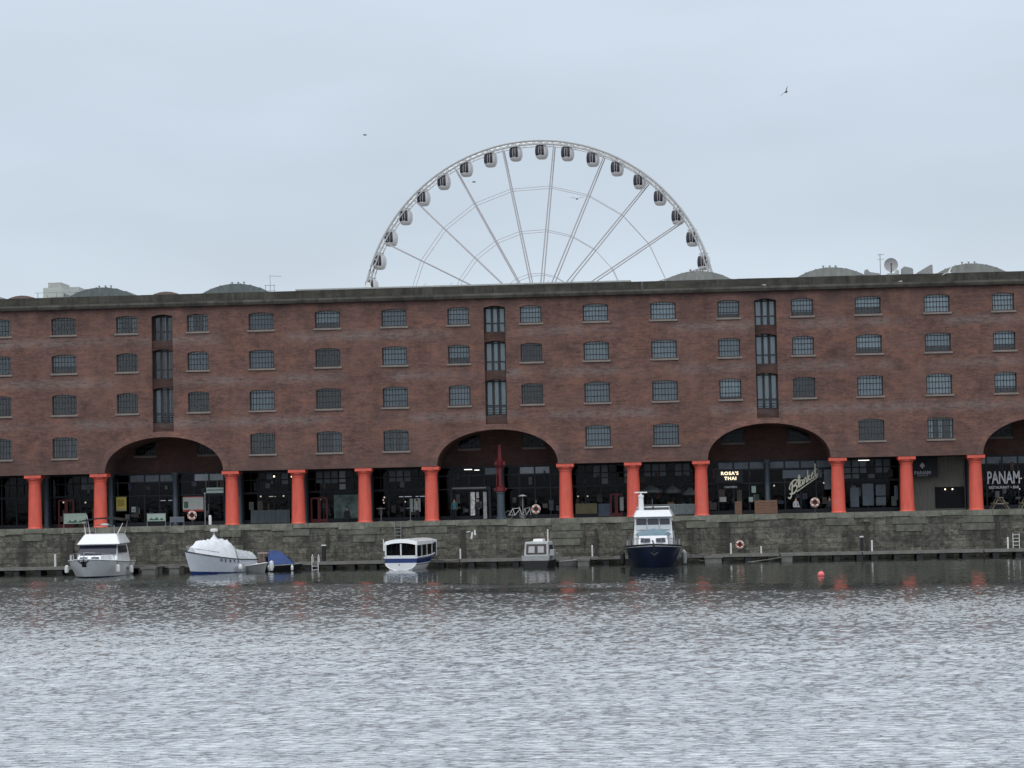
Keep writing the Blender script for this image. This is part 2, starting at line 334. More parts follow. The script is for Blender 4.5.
# ------------------------------------------------------------------ mesh helpers
class MB:
    def __init__(s): s.v = []; s.f = []; s.mi = []; s.cur = 0
    def add(s, vs, fs):
        o = len(s.v); s.v += [tuple(v) for v in vs]; s.f += [tuple(o + i for i in f) for f in fs]; s.mi += [s.cur] * len(fs); return s
    def box(s, x0, x1, y0, y1, z0, z1):
        return s.add([(x, y, z) for z in (z0, z1) for y in (y0, y1) for x in (x0, x1)],
                     [(0, 2, 3, 1), (4, 5, 7, 6), (0, 1, 5, 4), (2, 6, 7, 3), (0, 4, 6, 2), (1, 3, 7, 5)])
    def tube(s, pts, r, n=8, cap=True, closed=False):
        pts = [Vector(p) for p in pts]; rs = r if isinstance(r, (list, tuple)) else [r] * len(pts)
        rings = []; m = len(pts)
        for i, p in enumerate(pts):
            if closed: d = pts[(i + 1) % m] - pts[i - 1]
            else: d = pts[min(i + 1, m - 1)] - pts[max(i - 1, 0)]
            d.normalize(); up = Vector((0, 0, 1)) if abs(d.z) < 0.95 else Vector((1, 0, 0))
            a = d.cross(up).normalized(); b = d.cross(a).normalized()
            rings.append([p + rs[i] * (math.cos(t) * a + math.sin(t) * b) for t in [2 * PI * k / n for k in range(n)]])
        vs = [v for rg in rings for v in rg]; fs = []
        for i in range(m if closed else m - 1):
            j = (i + 1) % m
            for k in range(n): fs.append((i * n + k, i * n + (k + 1) % n, j * n + (k + 1) % n, j * n + k))
        if cap and not closed: fs += [tuple(range(n)), tuple(range((m - 1) * n, m * n))[::-1]]
        return s.add(vs, fs)
    def lathe(s, prof, cx=0, cy=0, n=20):
        vs = []; fs = []
        for r, z in prof:
            for k in range(n): vs.append((cx + r * math.cos(2 * PI * k / n), cy + r * math.sin(2 * PI * k / n), z))
        for i in range(len(prof) - 1):
            for k in range(n): fs.append((i * n + k, i * n + (k + 1) % n, (i + 1) * n + (k + 1) % n, (i + 1) * n + k))
        fs += [tuple(range(n))[::-1], tuple(range((len(prof) - 1) * n, len(prof) * n))]
        return s.add(vs, fs)
    def prism(s, poly, y0, y1):
        """polygon in x,z extruded along y"""
        n = len(poly)
        vs = [(x, y0, z) for x, z in poly] + [(x, y1, z) for x, z in poly]
        fs = [tuple(range(n)), tuple(range(n, 2 * n))[::-1]] + [(i, i + n, (i + 1) % n + n, (i + 1) % n) for i in range(n)]
        return s.add(vs, fs)
    def prismx(s, poly, x0, x1):
        n = len(poly)
        vs = [(x0, y, z) for y, z in poly] + [(x1, y, z) for y, z in poly]
        fs = [tuple(range(n)), tuple(range(n, 2 * n))[::-1]] + [(i, i + n, (i + 1) % n + n, (i + 1) % n) for i in range(n)]
        return s.add(vs, fs)
    def ball(s, c, r, n=10, m=7):
        rx, ry, rz = r if isinstance(r, tuple) else (r, r, r)
        vs = [(c[0], c[1], c[2] - rz)]; fs = []
        for i in range(1, m):
            a = -PI / 2 + PI * i / m
            for k in range(n): vs.append((c[0] + rx * math.cos(a) * math.cos(2 * PI * k / n), c[1] + ry * math.cos(a) * math.sin(2 * PI * k / n), c[2] + rz * math.sin(a)))
        vs.append((c[0], c[1], c[2] + rz)); t = len(vs) - 1
        for k in range(n): fs.append((0, 1 + (k + 1) % n, 1 + k)); fs.append((t, t - n + k, t - n + (k + 1) % n))
        for i in range(m - 2):
            for k in range(n): a = 1 + i * n; fs.append((a + k, a + (k + 1) % n, a + n + (k + 1) % n, a + n + k))
        return s.add(vs, fs)
    def mat(s, i): s.cur = i; return s
    def build(s, name, mats, parent=None, smooth=False, bevel=0):
        me = bpy.data.meshes.new(name); me.from_pydata(s.v, [], s.f); me.update()
        bm = bmesh.new(); bm.from_mesh(me); bmesh.ops.recalc_face_normals(bm, faces=bm.faces)
        if bevel: bmesh.ops.bevel(bm, geom=bm.edges[:], offset=bevel, segments=1, affect='EDGES')
        bm.to_mesh(me); bm.free()
        mats = mats if isinstance(mats, (list, tuple)) else [mats]
        for m_ in mats: me.materials.append(m_)
        if len(mats) > 1 and not bevel:
            me.polygons.foreach_set('material_index', s.mi)
        if smooth:
            me.polygons.foreach_set('use_smooth', [True] * len(me.polygons))
            try: me.set_sharp_from_angle(angle=R(35))
            except Exception: pass
        o = bpy.data.objects.new(name, me); COL.objects.link(o)
        if parent: o.parent = parent
        return o
def tag(o, label, cat, group=None):
    o['label'] = label; o['category'] = cat
    if group: o['group'] = group
    return o
def thing(name, label, cat, loc=(0, 0, 0), rz=0.0, group=None):
    o = bpy.data.objects.new(name, None); COL.objects.link(o); o.location = loc; o.rotation_euler = (0, 0, rz); o.empty_display_size = 0.3
    return tag(o, label, cat, group)
def kids(o): return [c for c in bpy.data.objects if c.parent == o]
def copy_tree(o, parent=None):
    c = o.copy(); COL.objects.link(c); c.parent = parent
    for k in kids(o): copy_tree(k, c)
    return c
def struct(o): o['kind'] = 'structure'; return o

def curve_mesh(name, splines, depth, mats, parent=None, y=0.0):
    """closed outlines in x,z (the first is the outside, the rest holes) filled and extruded along y"""
    cu = bpy.data.curves.new(name, 'CURVE'); cu.dimensions = '2D'; cu.fill_mode = 'BOTH'; cu.extrude = depth / 2
    for pts in splines:
        sp = cu.splines.new('POLY'); sp.points.add(len(pts) - 1)
        for i, (x, z) in enumerate(pts): sp.points[i].co = (x, z, 0, 1)
        sp.use_cyclic_u = True
    tmp = bpy.data.objects.new('tmp', cu); COL.objects.link(tmp)
    dg = bpy.context.evaluated_depsgraph_get()
    me = bpy.data.meshes.new_from_object(tmp.evaluated_get(dg)); me.name = name
    bpy.data.objects.remove(tmp)
    me.transform(Matrix(((1, 0, 0, 0), (0, 0, 1, y + depth / 2), (0, 1, 0, 0), (0, 0, 0, 1))))
    bm = bmesh.new(); bm.from_mesh(me); bmesh.ops.remove_doubles(bm, verts=bm.verts, dist=0.0005); bmesh.ops.recalc_face_normals(bm, faces=bm.faces); bm.to_mesh(me); bm.free()
    me.materials.clear(); me.materials.append(mats)
    o = bpy.data.objects.new(name, me); COL.objects.link(o)
    if parent: o.parent = parent
    return o
def text_mesh(name, body, size, mat_, parent=None, loc=(0, 0, 0), depth=0.04, xs=1.0, bold=0.0, rot=0.0, space=1.0, shear=0.0):
    cu = bpy.data.curves.new(name, 'FONT'); cu.body = body; cu.size = size; cu.extrude = depth / 2; cu.offset = bold; cu.align_x = 'CENTER'; cu.align_y = 'CENTER'
    cu.space_character = space; cu.shear = shear; cu.resolution_u = 3
    tmp = bpy.data.objects.new('tmp', cu); COL.objects.link(tmp)
    dg = bpy.context.evaluated_depsgraph_get()
    me = bpy.data.meshes.new_from_object(tmp.evaluated_get(dg)); me.name = name
    bpy.data.objects.remove(tmp)
    me.transform(Matrix.Translation(loc) @ Matrix.Rotation(PI / 2, 4, 'X') @ Matrix.Rotation(rot, 4, 'Z') @ Matrix.Diagonal((xs, 1, 1, 1)))
    me.materials.clear(); me.materials.append(mat_)
    o = bpy.data.objects.new(name, me); COL.objects.link(o)
    if parent: o.parent = parent
    return o

# ------------------------------------------------------------------ water, quay, ground
def make_water():
    m, n, b = new_mat('dock water')
    b.inputs['IOR'].default_value = 1.33
    t = n.nodes.new('ShaderNodeTexCoord'); mp = n.nodes.new('ShaderNodeMapping'); mp.inputs['Scale'].default_value = (1.0, 1.6, 1)
    no = n.nodes.new('ShaderNodeTexNoise'); no.inputs['Scale'].default_value = 9.0; no.inputs['Detail'].default_value = 3
    at = n.nodes.new('ShaderNodeAttribute'); at.attribute_name = 'wind'
    ar = n.nodes.new('ShaderNodeAttribute'); ar.attribute_name = 'ruffle'; n.links.new(ar.outputs['Fac'], b.inputs['Roughness'])
    n.links.new(t.outputs['Object'], mp.inputs[0]); n.links.new(mp.outputs[0], no.inputs['Vector'])
    bp = n.nodes.new('ShaderNodeBump'); bp.inputs['Distance'].default_value = 0.015
    ml = n.nodes.new('ShaderNodeMath'); ml.operation = 'MULTIPLY'; ml.inputs[1].default_value = 0.8
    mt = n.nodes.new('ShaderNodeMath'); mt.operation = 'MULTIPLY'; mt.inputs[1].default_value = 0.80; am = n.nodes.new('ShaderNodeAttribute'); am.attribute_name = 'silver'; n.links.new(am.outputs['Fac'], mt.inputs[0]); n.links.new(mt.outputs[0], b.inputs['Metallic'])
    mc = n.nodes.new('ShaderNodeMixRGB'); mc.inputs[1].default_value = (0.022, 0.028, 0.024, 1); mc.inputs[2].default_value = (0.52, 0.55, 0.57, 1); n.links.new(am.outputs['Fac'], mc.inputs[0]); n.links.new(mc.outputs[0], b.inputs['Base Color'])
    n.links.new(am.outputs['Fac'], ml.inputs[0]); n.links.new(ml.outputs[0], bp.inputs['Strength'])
    n.links.new(no.outputs[0], bp.inputs['Height']); n.links.new(bp.outputs[0], b.inputs['Normal'])
    # rippled part of the dock: a random sea made of many short wave trains
    T = 51.2; G = 768
    k = np.fft.fftfreq(G, T / G) * 2 * PI
    kx, ky = np.meshgrid(k, k, indexing='xy')
    kk = np.hypot(kx, ky); kk[0, 0] = 1
    def field(lo, hi, seed, pw, spread, ang):
        r_ = np.random.default_rng(seed)
        amp = (kk ** (-pw)) * np.exp(-(lo / kk) ** 4) * np.exp(-(kk / hi) ** 2)
        c = np.abs((kx * math.cos(ang) + ky * math.sin(ang)) / kk) ** spread
        a = amp * (0.12 + c) * (r_.normal(size=kk.shape) + 1j * r_.normal(size=kk.shape)); a[0, 0] = 0
        h = np.real(np.fft.ifft2(a)); gx, gy = np.gradient(h, T / G)
        return h / np.sqrt((gx ** 2 + gy ** 2).mean())          # unit rms slope
    h1 = field(12.0, 50.0, 3, 1.3, 5, R(86))
    h2 = field(0.6, 4.0, 5, 2.2, 4, R(95))
    def lowf(X, Y, seed, sx, sy):
        r_ = np.random.default_rng(seed); out_ = np.zeros_like(X)
        for i in range(14):
            a, p, q = r_.normal(), r_.uniform(0, 2 * PI), r_.normal(size=2)
            out_ += a * np.sin(X / sx * q[0] + Y / sy * q[1] + p)
        return out_ / 3.2
    x0, x1, y0, y1, d = -20.0, 122.0, -150.0, -1.0, 0.096
    # full square grid of one spacing, real waves
    nx, ny = int((x1 - x0) / d) + 1, int((y1 - y0) / d) + 1
    xs = np.linspace(x0, x1, nx); ys = np.linspace(y0, y1, ny)
    X, Y = np.meshgrid(xs, ys)
    def samp(h, X, Y):
        u = (X / T * G) % G; v = (Y / T * G) % G
        i = u.astype(int); j = v.astype(int); fu = u - i; fv = v - j; i2 = (i + 1) % G; j2 = (j + 1) % G
        return (h[j, i] * (1 - fu) + h[j, i2] * fu) * (1 - fv) + (h[j2, i] * (1 - fu) + h[j2, i2] * fu) * fv
    edge = -16 - 0.50 * X + 1.2 * lowf(X, Y, 1, 9, 30)
    wind = np.clip((edge + 3 - Y) / 15.0 + 0.28 * lowf(X, Y, 4, 2.2, 3.0) * np.clip((edge + 8 - Y) / 8, 0, 1), 0, 1)
    wind = wind * wind * (3 - 2 * wind)
    gust = np.clip(0.5 + 0.5 * lowf(X, Y, 2, 14, 9), 0, 1)
    far = np.clip((Y + 115) / 45, 0, 1)                       # further out the breeze comes in cat's paws
    slick = np.exp(-((Y + 94 - 0.08 * X) / 7.0) ** 2) * np.clip((X - 32) / 18, 0, 1) + 0.7 * np.exp(-((Y + 72) / 4.0) ** 2) * np.clip(lowf(X, Y, 8, 12, 40), 0, 1)
    amp = 0.050 + wind * (0.17 * (1 - far) + far * (0.17 + 0.15 * gust)) * (1 - 0.42 * np.clip(slick, 0, 1))
    ca, sa = math.cos(0.16), math.sin(0.16)
    H = amp * (samp(h1, X, Y) * 0.8 + 0.55 * samp(h1, X * ca - Y * sa + 17, X * sa + Y * ca + 5)) + 0.07 * amp * samp(h2, X, Y)
    me = bpy.data.meshes.new('water')
    nv = nx * ny
    me.vertices.add(nv)
    cos_ = np.stack([X, Y, H + WZ], -1).astype(np.float32).reshape(-1)
    me.vertices.foreach_set('co', cos_)
    idx = np.arange(nv).reshape(ny, nx)
    q = np.stack([idx[:-1, :-1], idx[:-1, 1:], idx[1:, 1:], idx[1:, :-1]], -1).reshape(-1, 4)
    nf = len(q)
    me.loops.add(nf * 4); me.loops.foreach_set('vertex_index', q.reshape(-1).astype(np.int32))
    me.polygons.add(nf); me.polygons.foreach_set('loop_start', (np.arange(nf) * 4).astype(np.int32))
    me.polygons.foreach_set('use_smooth', np.ones(nf, dtype=bool))
    me.update()
    a = me.attributes.new('wind', 'FLOAT', 'POINT'); a.data.foreach_set('value', np.clip(0.02 + wind, 0, 1).astype(np.float32).reshape(-1))
    a = me.attributes.new('silver', 'FLOAT', 'POINT'); a.data.foreach_set('value', (wind * (0.12 + 0.88 * np.clip((-62 - Y) / 42, 0, 1))).astype(np.float32).reshape(-1))  # stronger sky sheen towards the camera, put into metallic and base colour
    a = me.attributes.new('ruffle', 'FLOAT', 'POINT'); a.data.foreach_set('value', (0.05 + wind * (0.01 + 0.10 * (1 - far))).astype(np.float32).reshape(-1))
    me.materials.append(m)
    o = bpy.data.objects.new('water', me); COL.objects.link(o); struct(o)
    # the rest of the dock, away from the view
    g = MB().box(-600, x0, -200, 0.5, WZ - 1, WZ - 0.01).box(x1, 700, -200, 0.5, WZ - 1, WZ - 0.01).box(x0, x1, -200, y0, WZ - 1, WZ - 0.01).box(x0, x1, y1, 0.5, WZ - 1, WZ - 0.004)
    o2 = g.build('outer_water', m); struct(o2)
make_water()

g = MB().box(-600, 700, 0.05, 17.98, -0.4, 0.0).box(-600, 700, 18.0, 4000, -0.4, -0.02)
g.box(-3000, -600.01, -200, 4000, -0.5, -0.05).box(700.01, 3000, -200, 4000, -0.5, -0.05)
struct(g.build('quay_pavement', FLOOR))
g = MB().box(-600, 700, -4000, -200.5, -0.4, -0.02)
struct(g.build('ground', FLOOR))
MB().box(-600, 700, -200.5, -200, -6, -0.02).build('dock_wall', STONE)
tag(bpy.data.objects['dock_wall'], 'plain stone dock wall below the viewer', 'quay wall')

qw = thing('quay_wall', 'long weathered grey green stone dock wall under the red columns', 'quay wall', (45, 0, WZ))
g = MB().box(-600 - 45, 700 - 45, -0.15, 0.05, -3, -WZ - 0.3)
o = g.build('wall_face', STONE, qw)
g = MB(); x = -80.0
while x < 110:                                      # squared coping stones, each a touch different
    l = random.uniform(1.2, 2.6); j = random.uniform(0, 0.02)
    g.box(x, x + l - 0.025, -0.21 - j, 0.6, -WZ - 0.43 + random.choice((0, 0, 0.06, -0.12)), -WZ + 0.012)
    x += l
g.build('coping', COPE, qw, bevel=0)
# big squared stones that stand a little proud under each column
g = MB()
for u in (-3, -2, -1, 0, 1, 3, 4, 5, 6, 8, 9, 10, 12, 13, 14, 16, 17, 18):
    cx = u * BW - 45
    for r0 in range(3):
        hw = random.uniform(0.8, 1.35)
        if r0 and random.random() < 0.35: continue
        g.box(cx - hw, cx + hw, -0.20 - 0.012 * r0, 0.0, -WZ - 0.98 - r0 * 0.6, -WZ - 0.45 - r0 * 0.6)
g.build('bearing_stones', mat('squared granite', (0.125, 0.125, 0.10), 0.85, var=0.45, scale=1.8), qw)

MB().prism([(36.2 - 45, 2.2), (36.35 - 45, 2.2), (36.42 - 45, 2.75), (36.3 - 45, 2.75)], -0.162, -0.151).prism([(36.5 - 45, 2.5), (36.66 - 45, 2.5), (36.62 - 45, 2.95), (36.5 - 45, 2.9)], -0.162, -0.151).prism([(35.9 - 45, 2.72), (36.2 - 45, 2.76), (36.2 - 45, 2.82), (35.9 - 45, 2.8)], -0.162, -0.151).build('paint_mark', WHITE, qw)
MB().prism([(29.05 - 45, 1.35), (29.2 - 45, 1.35), (29.12 - 45, 2.3), (29.05 - 45, 2.3)], -0.162, -0.151).build('paint_mark', WHITE, qw)

# ------------------------------------------------------------------ warehouse
WH = thing('warehouse', 'long five storey red brick dock warehouse on fat red iron columns', 'warehouse', (45, 0, 0))
OX = 45.0
U0, U1 = -4, 20
ARCH = [1, 7 - 1, 10, 14]                # left column of each wide arch (u..u+2)
ARCH = [1, 6, 10, 14]
ZS = 4.43; ZC = 7.32; ZTOP = 18.05
COLU = [u for u in range(U0, U1 + 1) if u not in [a + 1 for a in ARCH]]
NARROW = set()
for a in ARCH: NARROW |= {a, a + 1}
def arc_top(cx, hw, z0, z1, sag, n=8):
    """opening with a flat bottom and a shallow arched head, anticlockwise"""
    pts = [(cx - hw, z0), (cx + hw, z0)]
    for i in range(n + 1):
        t = -1 + 2 * i / n
        pts.append((cx - hw * t, z1 - sag * t * t))
    return pts
holes = []
outline = [(U0 * BW - OX, ZS)]
for a in ARCH:
    cx = (a + 1) * BW - OX; hw = 4.93
    n = 36
    outline.append((cx - hw, ZS))
    for i in range(1, n):
        t = PI - PI * i / n
        s = abs(math.sin(t)) ** 0.92
        outline.append((cx + hw * math.cos(t), ZS + 0.02 + (ZC - ZS) * s))
    outline.append((cx + hw, ZS))
outline += [(U1 * BW - OX, ZS), (U1 * BW - OX, ZTOP), (U0 * BW - OX, ZTOP)]
ROWS = [(15.98, 17.40), (12.80, 14.32), (9.36, 11.02), (5.78, 7.50)]
wins = []
for b_ in range(U0, U1):
    cx = (b_ + 0.5) * BW - OX
    hw = 0.88 if b_ in NARROW else 1.03
    if b_ in NARROW: cx += -0.22 if b_ in ARCH else 0.22
    for r, (z0, z1) in enumerate(ROWS):
        if r == 3 and b_ in NARROW: continue
        if r == 3 and (b_ < -3 or b_ > 18): continue
        if b_ < -3 or b_ > 18: continue
        wins.append((cx, hw, z0, z1, r, b_))
        holes.append(arc_top(cx, hw, z0, z1, 0.13))
LBW = 0.88
for a in ARCH:
    cx = (a + 1) * BW - OX
    holes.append(arc_top(cx, LBW, ZC + 0.28, 17.44, 0.16))
wall = curve_mesh('brick_wall', [outline] + holes, 0.5, BRICK, WH)

# window: part with frame, pane, sill and blind
def window_meshes(hw, h):
    fr = MB(); t = 0.05
    nc = 8 if hw > 0.9 else 7
    for i in range(nc + 1):
        x = -hw + 2 * hw * i / nc
        zt = h - 0.13 * (x / hw) ** 2
        w_ = 0.05 if i in (0, nc) else 0.019
        xx = min(max(x, -hw + w_), hw - w_)
        fr.box(xx - w_, xx + w_, 0.0, 0.06, 0.0, zt - 0.01)
    for k, z in enumerate((0.03, h * 0.30, h * 0.60, h * 0.86)):
        w_ = 0.035 if k in (0,) else 0.026
        fr.box(-hw + 0.003, hw - 0.003, -0.004, 0.055, z - w_, z + w_)
    pn = MB().prism([(x, z) for x, z in arc_top(0, hw - 0.004, 0.004, h - 0.006, 0.13)], 0.030, 0.036)
    si = MB().box(-hw - 0.12, hw + 0.12, -0.36, 0.05, -0.17, -0.03)
    return fr, pn, si
WPROTO = {}
for hw in (0.88, 1.03):
    for r, (z0, z1) in enumerate(ROWS):
        fr, pn, si = window_meshes(hw, z1 - z0)
        root = MB().prism(arc_top(0, hw + 0.06, -0.02, z1 - z0 + 0.05, 0.17), 0.075, 0.079)   # thin outer surround stays behind the wall
        WPROTO[(hw, r)] = (fr, pn, si)
def rand_blind(h, hw, x, r, dark):
    """what hangs behind the glass: full blind, side curtains, half-drawn blind or nothing"""
    g = MB(); pr = min(1, max(0.25, (x + 45 + 12) / 50))
    k = random.random()
    if k < pr * (0.88 if not dark else 0.5):
        if random.random() < 0.72: g.box(-hw, hw, 0.10, 0.11, 0.0, h)
        else:
            s = random.uniform(0.2, 0.7); g.box(-hw, hw, 0.10, 0.11, s, h)
    elif k < 0.75:
        s1, s2 = random.uniform(0.1, 0.6), random.uniform(0.0, 0.6)
        g.box(-hw, -hw + s1, 0.10, 0.11, 0.0, h)
        if s2 > 0.1: g.box(hw - s2, hw, 0.10, 0.11, 0.0, h)
        if random.random() < 0.4: a_ = random.uniform(-0.5, 0.3); g.box(a_, a_ + 0.25, 0.14, 0.15, 0, h * 0.9)
    else: g.box(-hw, -hw + 0.12, 0.10, 0.11, 0.0, h)
    return g
CACHE = {}
for (cx, hw, z0, z1, r, b_) in wins:
    fr, pn, si = WPROTO[(hw, r)]
    key = (hw, r)
    if key not in CACHE:
        f = fr.build('window', IRON, WH); p_ = pn.build('pane', WGLASS, f); s_ = si.build('sill', SILL, f)
        CACHE[key] = (f, p_, s_)
    else:
        f0, p0, s0 = CACHE[key]
        f = f0.copy(); COL.objects.link(f); f.parent = WH
        for q in (p0, s0):
            c = q.copy(); COL.objects.link(c); c.parent = f
    f.location = (cx, 0.26, z0)
    dark = (r == 3)
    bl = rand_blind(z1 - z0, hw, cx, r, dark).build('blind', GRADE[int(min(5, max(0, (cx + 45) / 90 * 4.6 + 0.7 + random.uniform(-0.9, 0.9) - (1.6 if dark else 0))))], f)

# loading bays: three doors above each other in a tall shallow recess
BRICKS = brick_mat('dark spandrel brick', 0.42)  # darker tone of the wall brick for spandrels and reveals
for a in ARCH:
    cx = (a + 1) * BW - OX
    for z0_, z1_, y_ in ((ZC + 0.28, 8.5, 0.24), (11.42, 12.14, 0.26), (14.58, 15.3, 0.26)):
        t_ = [(cx - LBW, z0_), (cx + LBW, z0_)] + ([(cx + LBW * q, z1_ - 0.14 * q * q if z0_ > 9 else z1_) for q in (1, .6, .3, 0, -.3, -.6, -1)][::1])
        # the head of each opening is a shallow arch, so the spandrel above it rises towards the middle
        t_ = [(cx - LBW, z1_), (cx - LBW, z0_ - (0.0 if z0_ < 9 else 0.14))] + [(cx + LBW * q, z0_ + (0 if z0_ < 9 else 0.0 - 0.14 * q * q)) for q in (-.6, -.3, 0, .3, .6)] + [(cx + LBW, z0_ - (0 if z0_ < 9 else 0.14)), (cx + LBW, z1_)]
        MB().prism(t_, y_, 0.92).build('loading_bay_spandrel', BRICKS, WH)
    for i, (z0, z1) in enumerate(((8.5, 11.42), (12.1, 14.58), (15.26, 17.44))):
        fr = MB(); w_ = LBW - 0.003
        for x in (-w_, -0.36, 0.16, w_ - 0.14): fr.box(cx + x, cx + x + (0.2 if abs(x) < 0.5 else 0.14), 0.80, 0.88, z0 + 0.003, z1 - 0.02)
        zm = z0 + 0.75
        for z in (z0 + 0.003, zm, z1 - 0.2): fr.box(cx - w_, cx + w_, 0.792, 0.87, z, z + 0.10)
        if i == 0:                                  # balcony rail at the lowest door
            for z in (z0 + 0.2, z0 + 0.42, z0 + 0.64): fr.box(cx - w_, cx + w_, 0.22, 0.25, z, z + 0.04)
        fr.build('loading_door', IRON, WH)
        d = bpy.data.objects[-1] if False else None
        fo = [q for q in kids(WH) if q.name.startswith('loading_door')][-1]
        MB().box(cx - w_, cx + w_, 0.830, 0.836, z0 + 0.01, z1 - 0.03).build('pane', WGLASS, fo)
        g = MB()
        if a == 1:
            if i == 0: g.box(cx - w_ + .1, cx - .4, 0.95, 0.96, z0, z1).box(cx + .1, cx + .45, 0.95, 0.96, z0, z1)
            else: g.box(cx + 0.05, cx + 0.42, 0.95, 0.96, z0, z1)
        else:
            g.box(cx - w_, cx - 0.33, 0.95, 0.96, z0, z1); g.box(cx - 0.15, cx + 0.15, 0.952, 0.962, z0, z1); g.box(cx + 0.40, cx + w_, 0.95, 0.96, z0, z1)
        g.build('curtain', GRADE[1] if a == 1 else GRADE[3], fo)
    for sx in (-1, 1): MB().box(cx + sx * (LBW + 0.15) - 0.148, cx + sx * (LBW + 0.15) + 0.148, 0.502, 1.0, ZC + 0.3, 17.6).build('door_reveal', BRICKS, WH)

# cornice and parapet
e0, e1 = U0 * BW - OX, U1 * BW - OX
MB().prismx([(-0.28, 18.05), (-0.10, 18.05), (0.5, 18.05), (0.5, 18.42), (-0.40, 18.42), (-0.40, 18.26)], e0 - 0.3, e1 + 0.3).build('cornice', CORN, WH)
pg = MB(); x = e0 - 0.2
while x < e1:
    l = random.uniform(1.6, 2.4); j = random.uniform(0, 0.012)
    pg.box(x, min(x + l - 0.015, e1 + .2), -0.16 - j, 0.5, 18.422, 19.08 + random.uniform(-0.008, 0.008)); x += l
pg.build('parapet', PARA, WH)
# body of the building behind the front wall
back = MB()
back.box(e0, e0 + 0.4, 0.5, 18, 0, 18.05).box(e1 - 0.4, e1, 0.5, 18, 0, 18.05)
back.build('end_wall', BRICK, WH)
MB().box(e0, e1, 17.6, 18, 0, 18.05).build('rear_wall', BRICK, WH)
MB().box(e0, e1, 0.5, 18, 18.05, 18.4).build('roof_slab', ROOFD, WH)
# arcade ceiling between arches and vaults within them
prev = U0
for a in ARCH + [99]:
    xa = (prev) * BW - OX + (0.57 if prev != U0 else 0); xb = (a * BW - OX + 0.57) if a != 99 else e1
    xa0 = prev * BW - OX - 0.57 if prev != U0 else e0
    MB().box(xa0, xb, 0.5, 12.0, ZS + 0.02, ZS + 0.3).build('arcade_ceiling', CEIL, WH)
    prev = a + 2
for a in ARCH:
    cx = (a + 1) * BW - OX; hw = 4.93; n = 36
    prof = [(cx - hw, ZS)] + [(cx + hw * math.cos(PI - PI * i / n), ZS + 0.02 + (ZC - ZS) * abs(math.sin(PI - PI * i / n)) ** 0.92) for i in range(1, n)] + [(cx + hw, ZS)]
    vs = [(x, 0.5, z) for x, z in prof] + [(x, 5.2, z) for x, z in prof] ; m_ = len(prof)
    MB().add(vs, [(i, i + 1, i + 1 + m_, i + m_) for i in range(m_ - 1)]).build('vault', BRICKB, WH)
    ringp = []
    for i in range(n + 1):
        c_, s_ = math.cos(PI - PI * i / n), abs(math.sin(PI - PI * i / n)) ** 0.92
        ringp.append(((cx + hw * c_, ZS + 0.02 + (ZC - ZS) * s_), (cx + (hw + 0.5) * c_, ZS + 0.02 + (ZC - ZS + 0.45) * s_)))
    g = MB(); vs = []
    for a_, b_ in ringp: vs += [(a_[0], -0.012, a_[1]), (b_[0], -0.012, b_[1]), (b_[0], -0.001, b_[1]), (a_[0], -0.001, a_[1])]
    g.add(vs, [(4 * i + k, 4 * i + (k + 1) % 4, 4 * i + 4 + (k + 1) % 4, 4 * i + 4 + k) for i in range(n) for k in range(4)])
    g.build('arch_ring', ARCHB, WH)
# back wall of the arcade: brick tympanum with two windows in every arch
for a in ARCH:
    cx = (a + 1) * BW - OX
    hs = [arc_top(cx + s * 2.72, 0.95, 5.95, 7.25, 0.12) for s in (-1, 1)]
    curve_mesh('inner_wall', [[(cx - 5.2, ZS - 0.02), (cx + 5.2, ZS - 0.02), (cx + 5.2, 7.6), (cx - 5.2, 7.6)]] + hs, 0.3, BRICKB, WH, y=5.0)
    for s in (-1, 1):
        fr, pn, si = window_meshes(0.95, 1.3)
        f = fr.build('window', IRON, WH); f.location = (cx + s * 2.72, 5.12, 5.95); pn.build('pane', SGLASS, f)
        MB().box(-0.97, 0.97, -0.2, 0.03, -0.18, -0.02).build('sill', SILL, f)
        MB().box(-0.93, 0.93, 0.1, 0.11, 0, 1.25).build('blind', BLINDB if a == 10 else DARKIN, f)  # added sheet, not a blind
# shop rooms behind the shopfronts
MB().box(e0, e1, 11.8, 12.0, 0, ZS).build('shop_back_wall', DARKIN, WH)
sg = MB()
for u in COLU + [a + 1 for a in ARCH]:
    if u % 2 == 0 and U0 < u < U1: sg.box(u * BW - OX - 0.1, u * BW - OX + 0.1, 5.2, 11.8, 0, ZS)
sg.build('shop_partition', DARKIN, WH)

# columns
cb_ = MB().lathe([(0.63, 0.0), (0.63, 0.05), (0.575, 0.12), (0.565, 0.4), (0.545, 1.6), (0.515, 3.0), (0.495, 3.75), (0.50, 3.78), (0.53, 3.82), (0.53, 3.88), (0.54, 3.93), (0.60, 4.04), (0.66, 4.07), (0.66, 4.16)], n=32)
cc_ = MB().box(-0.71, 0.71, -0.71, 0.71, 4.16, 4.425)
c0 = cb_.build('column', RED, WH, smooth=True); cap0 = cc_.build('capital', RED, c0, bevel=0.015)
cols = [c0]
for u in COLU[1:-1]:
    if u == COLU[1]: c = c0
    else:
        c = c0.copy(); COL.objects.link(c); c.parent = WH; q = cap0.copy(); COL.objects.link(q); q.parent = c
    c.location = (u * BW - OX, 0.74, 0.0)
ic = MB().lathe([(0.30, 0), (0.30, 0.1), (0.23, 0.2), (0.22, 2.4), (0.21, 2.42), (0.25, 2.44), (0.25, 2.56), (0.21, 2.58), (0.20, 4.1), (0.34, 4.3), (0.34, 4.45)], n=18)
i0 = None
for u in range(U0 + 1, U1):
    if i0 is None: i0 = ic.build('inner_column', GREYCOL, WH, smooth=True); c = i0
    else: c = i0.copy(); COL.objects.link(c); c.parent = WH
    c.location = (u * BW - OX, 4.2, 0.0)

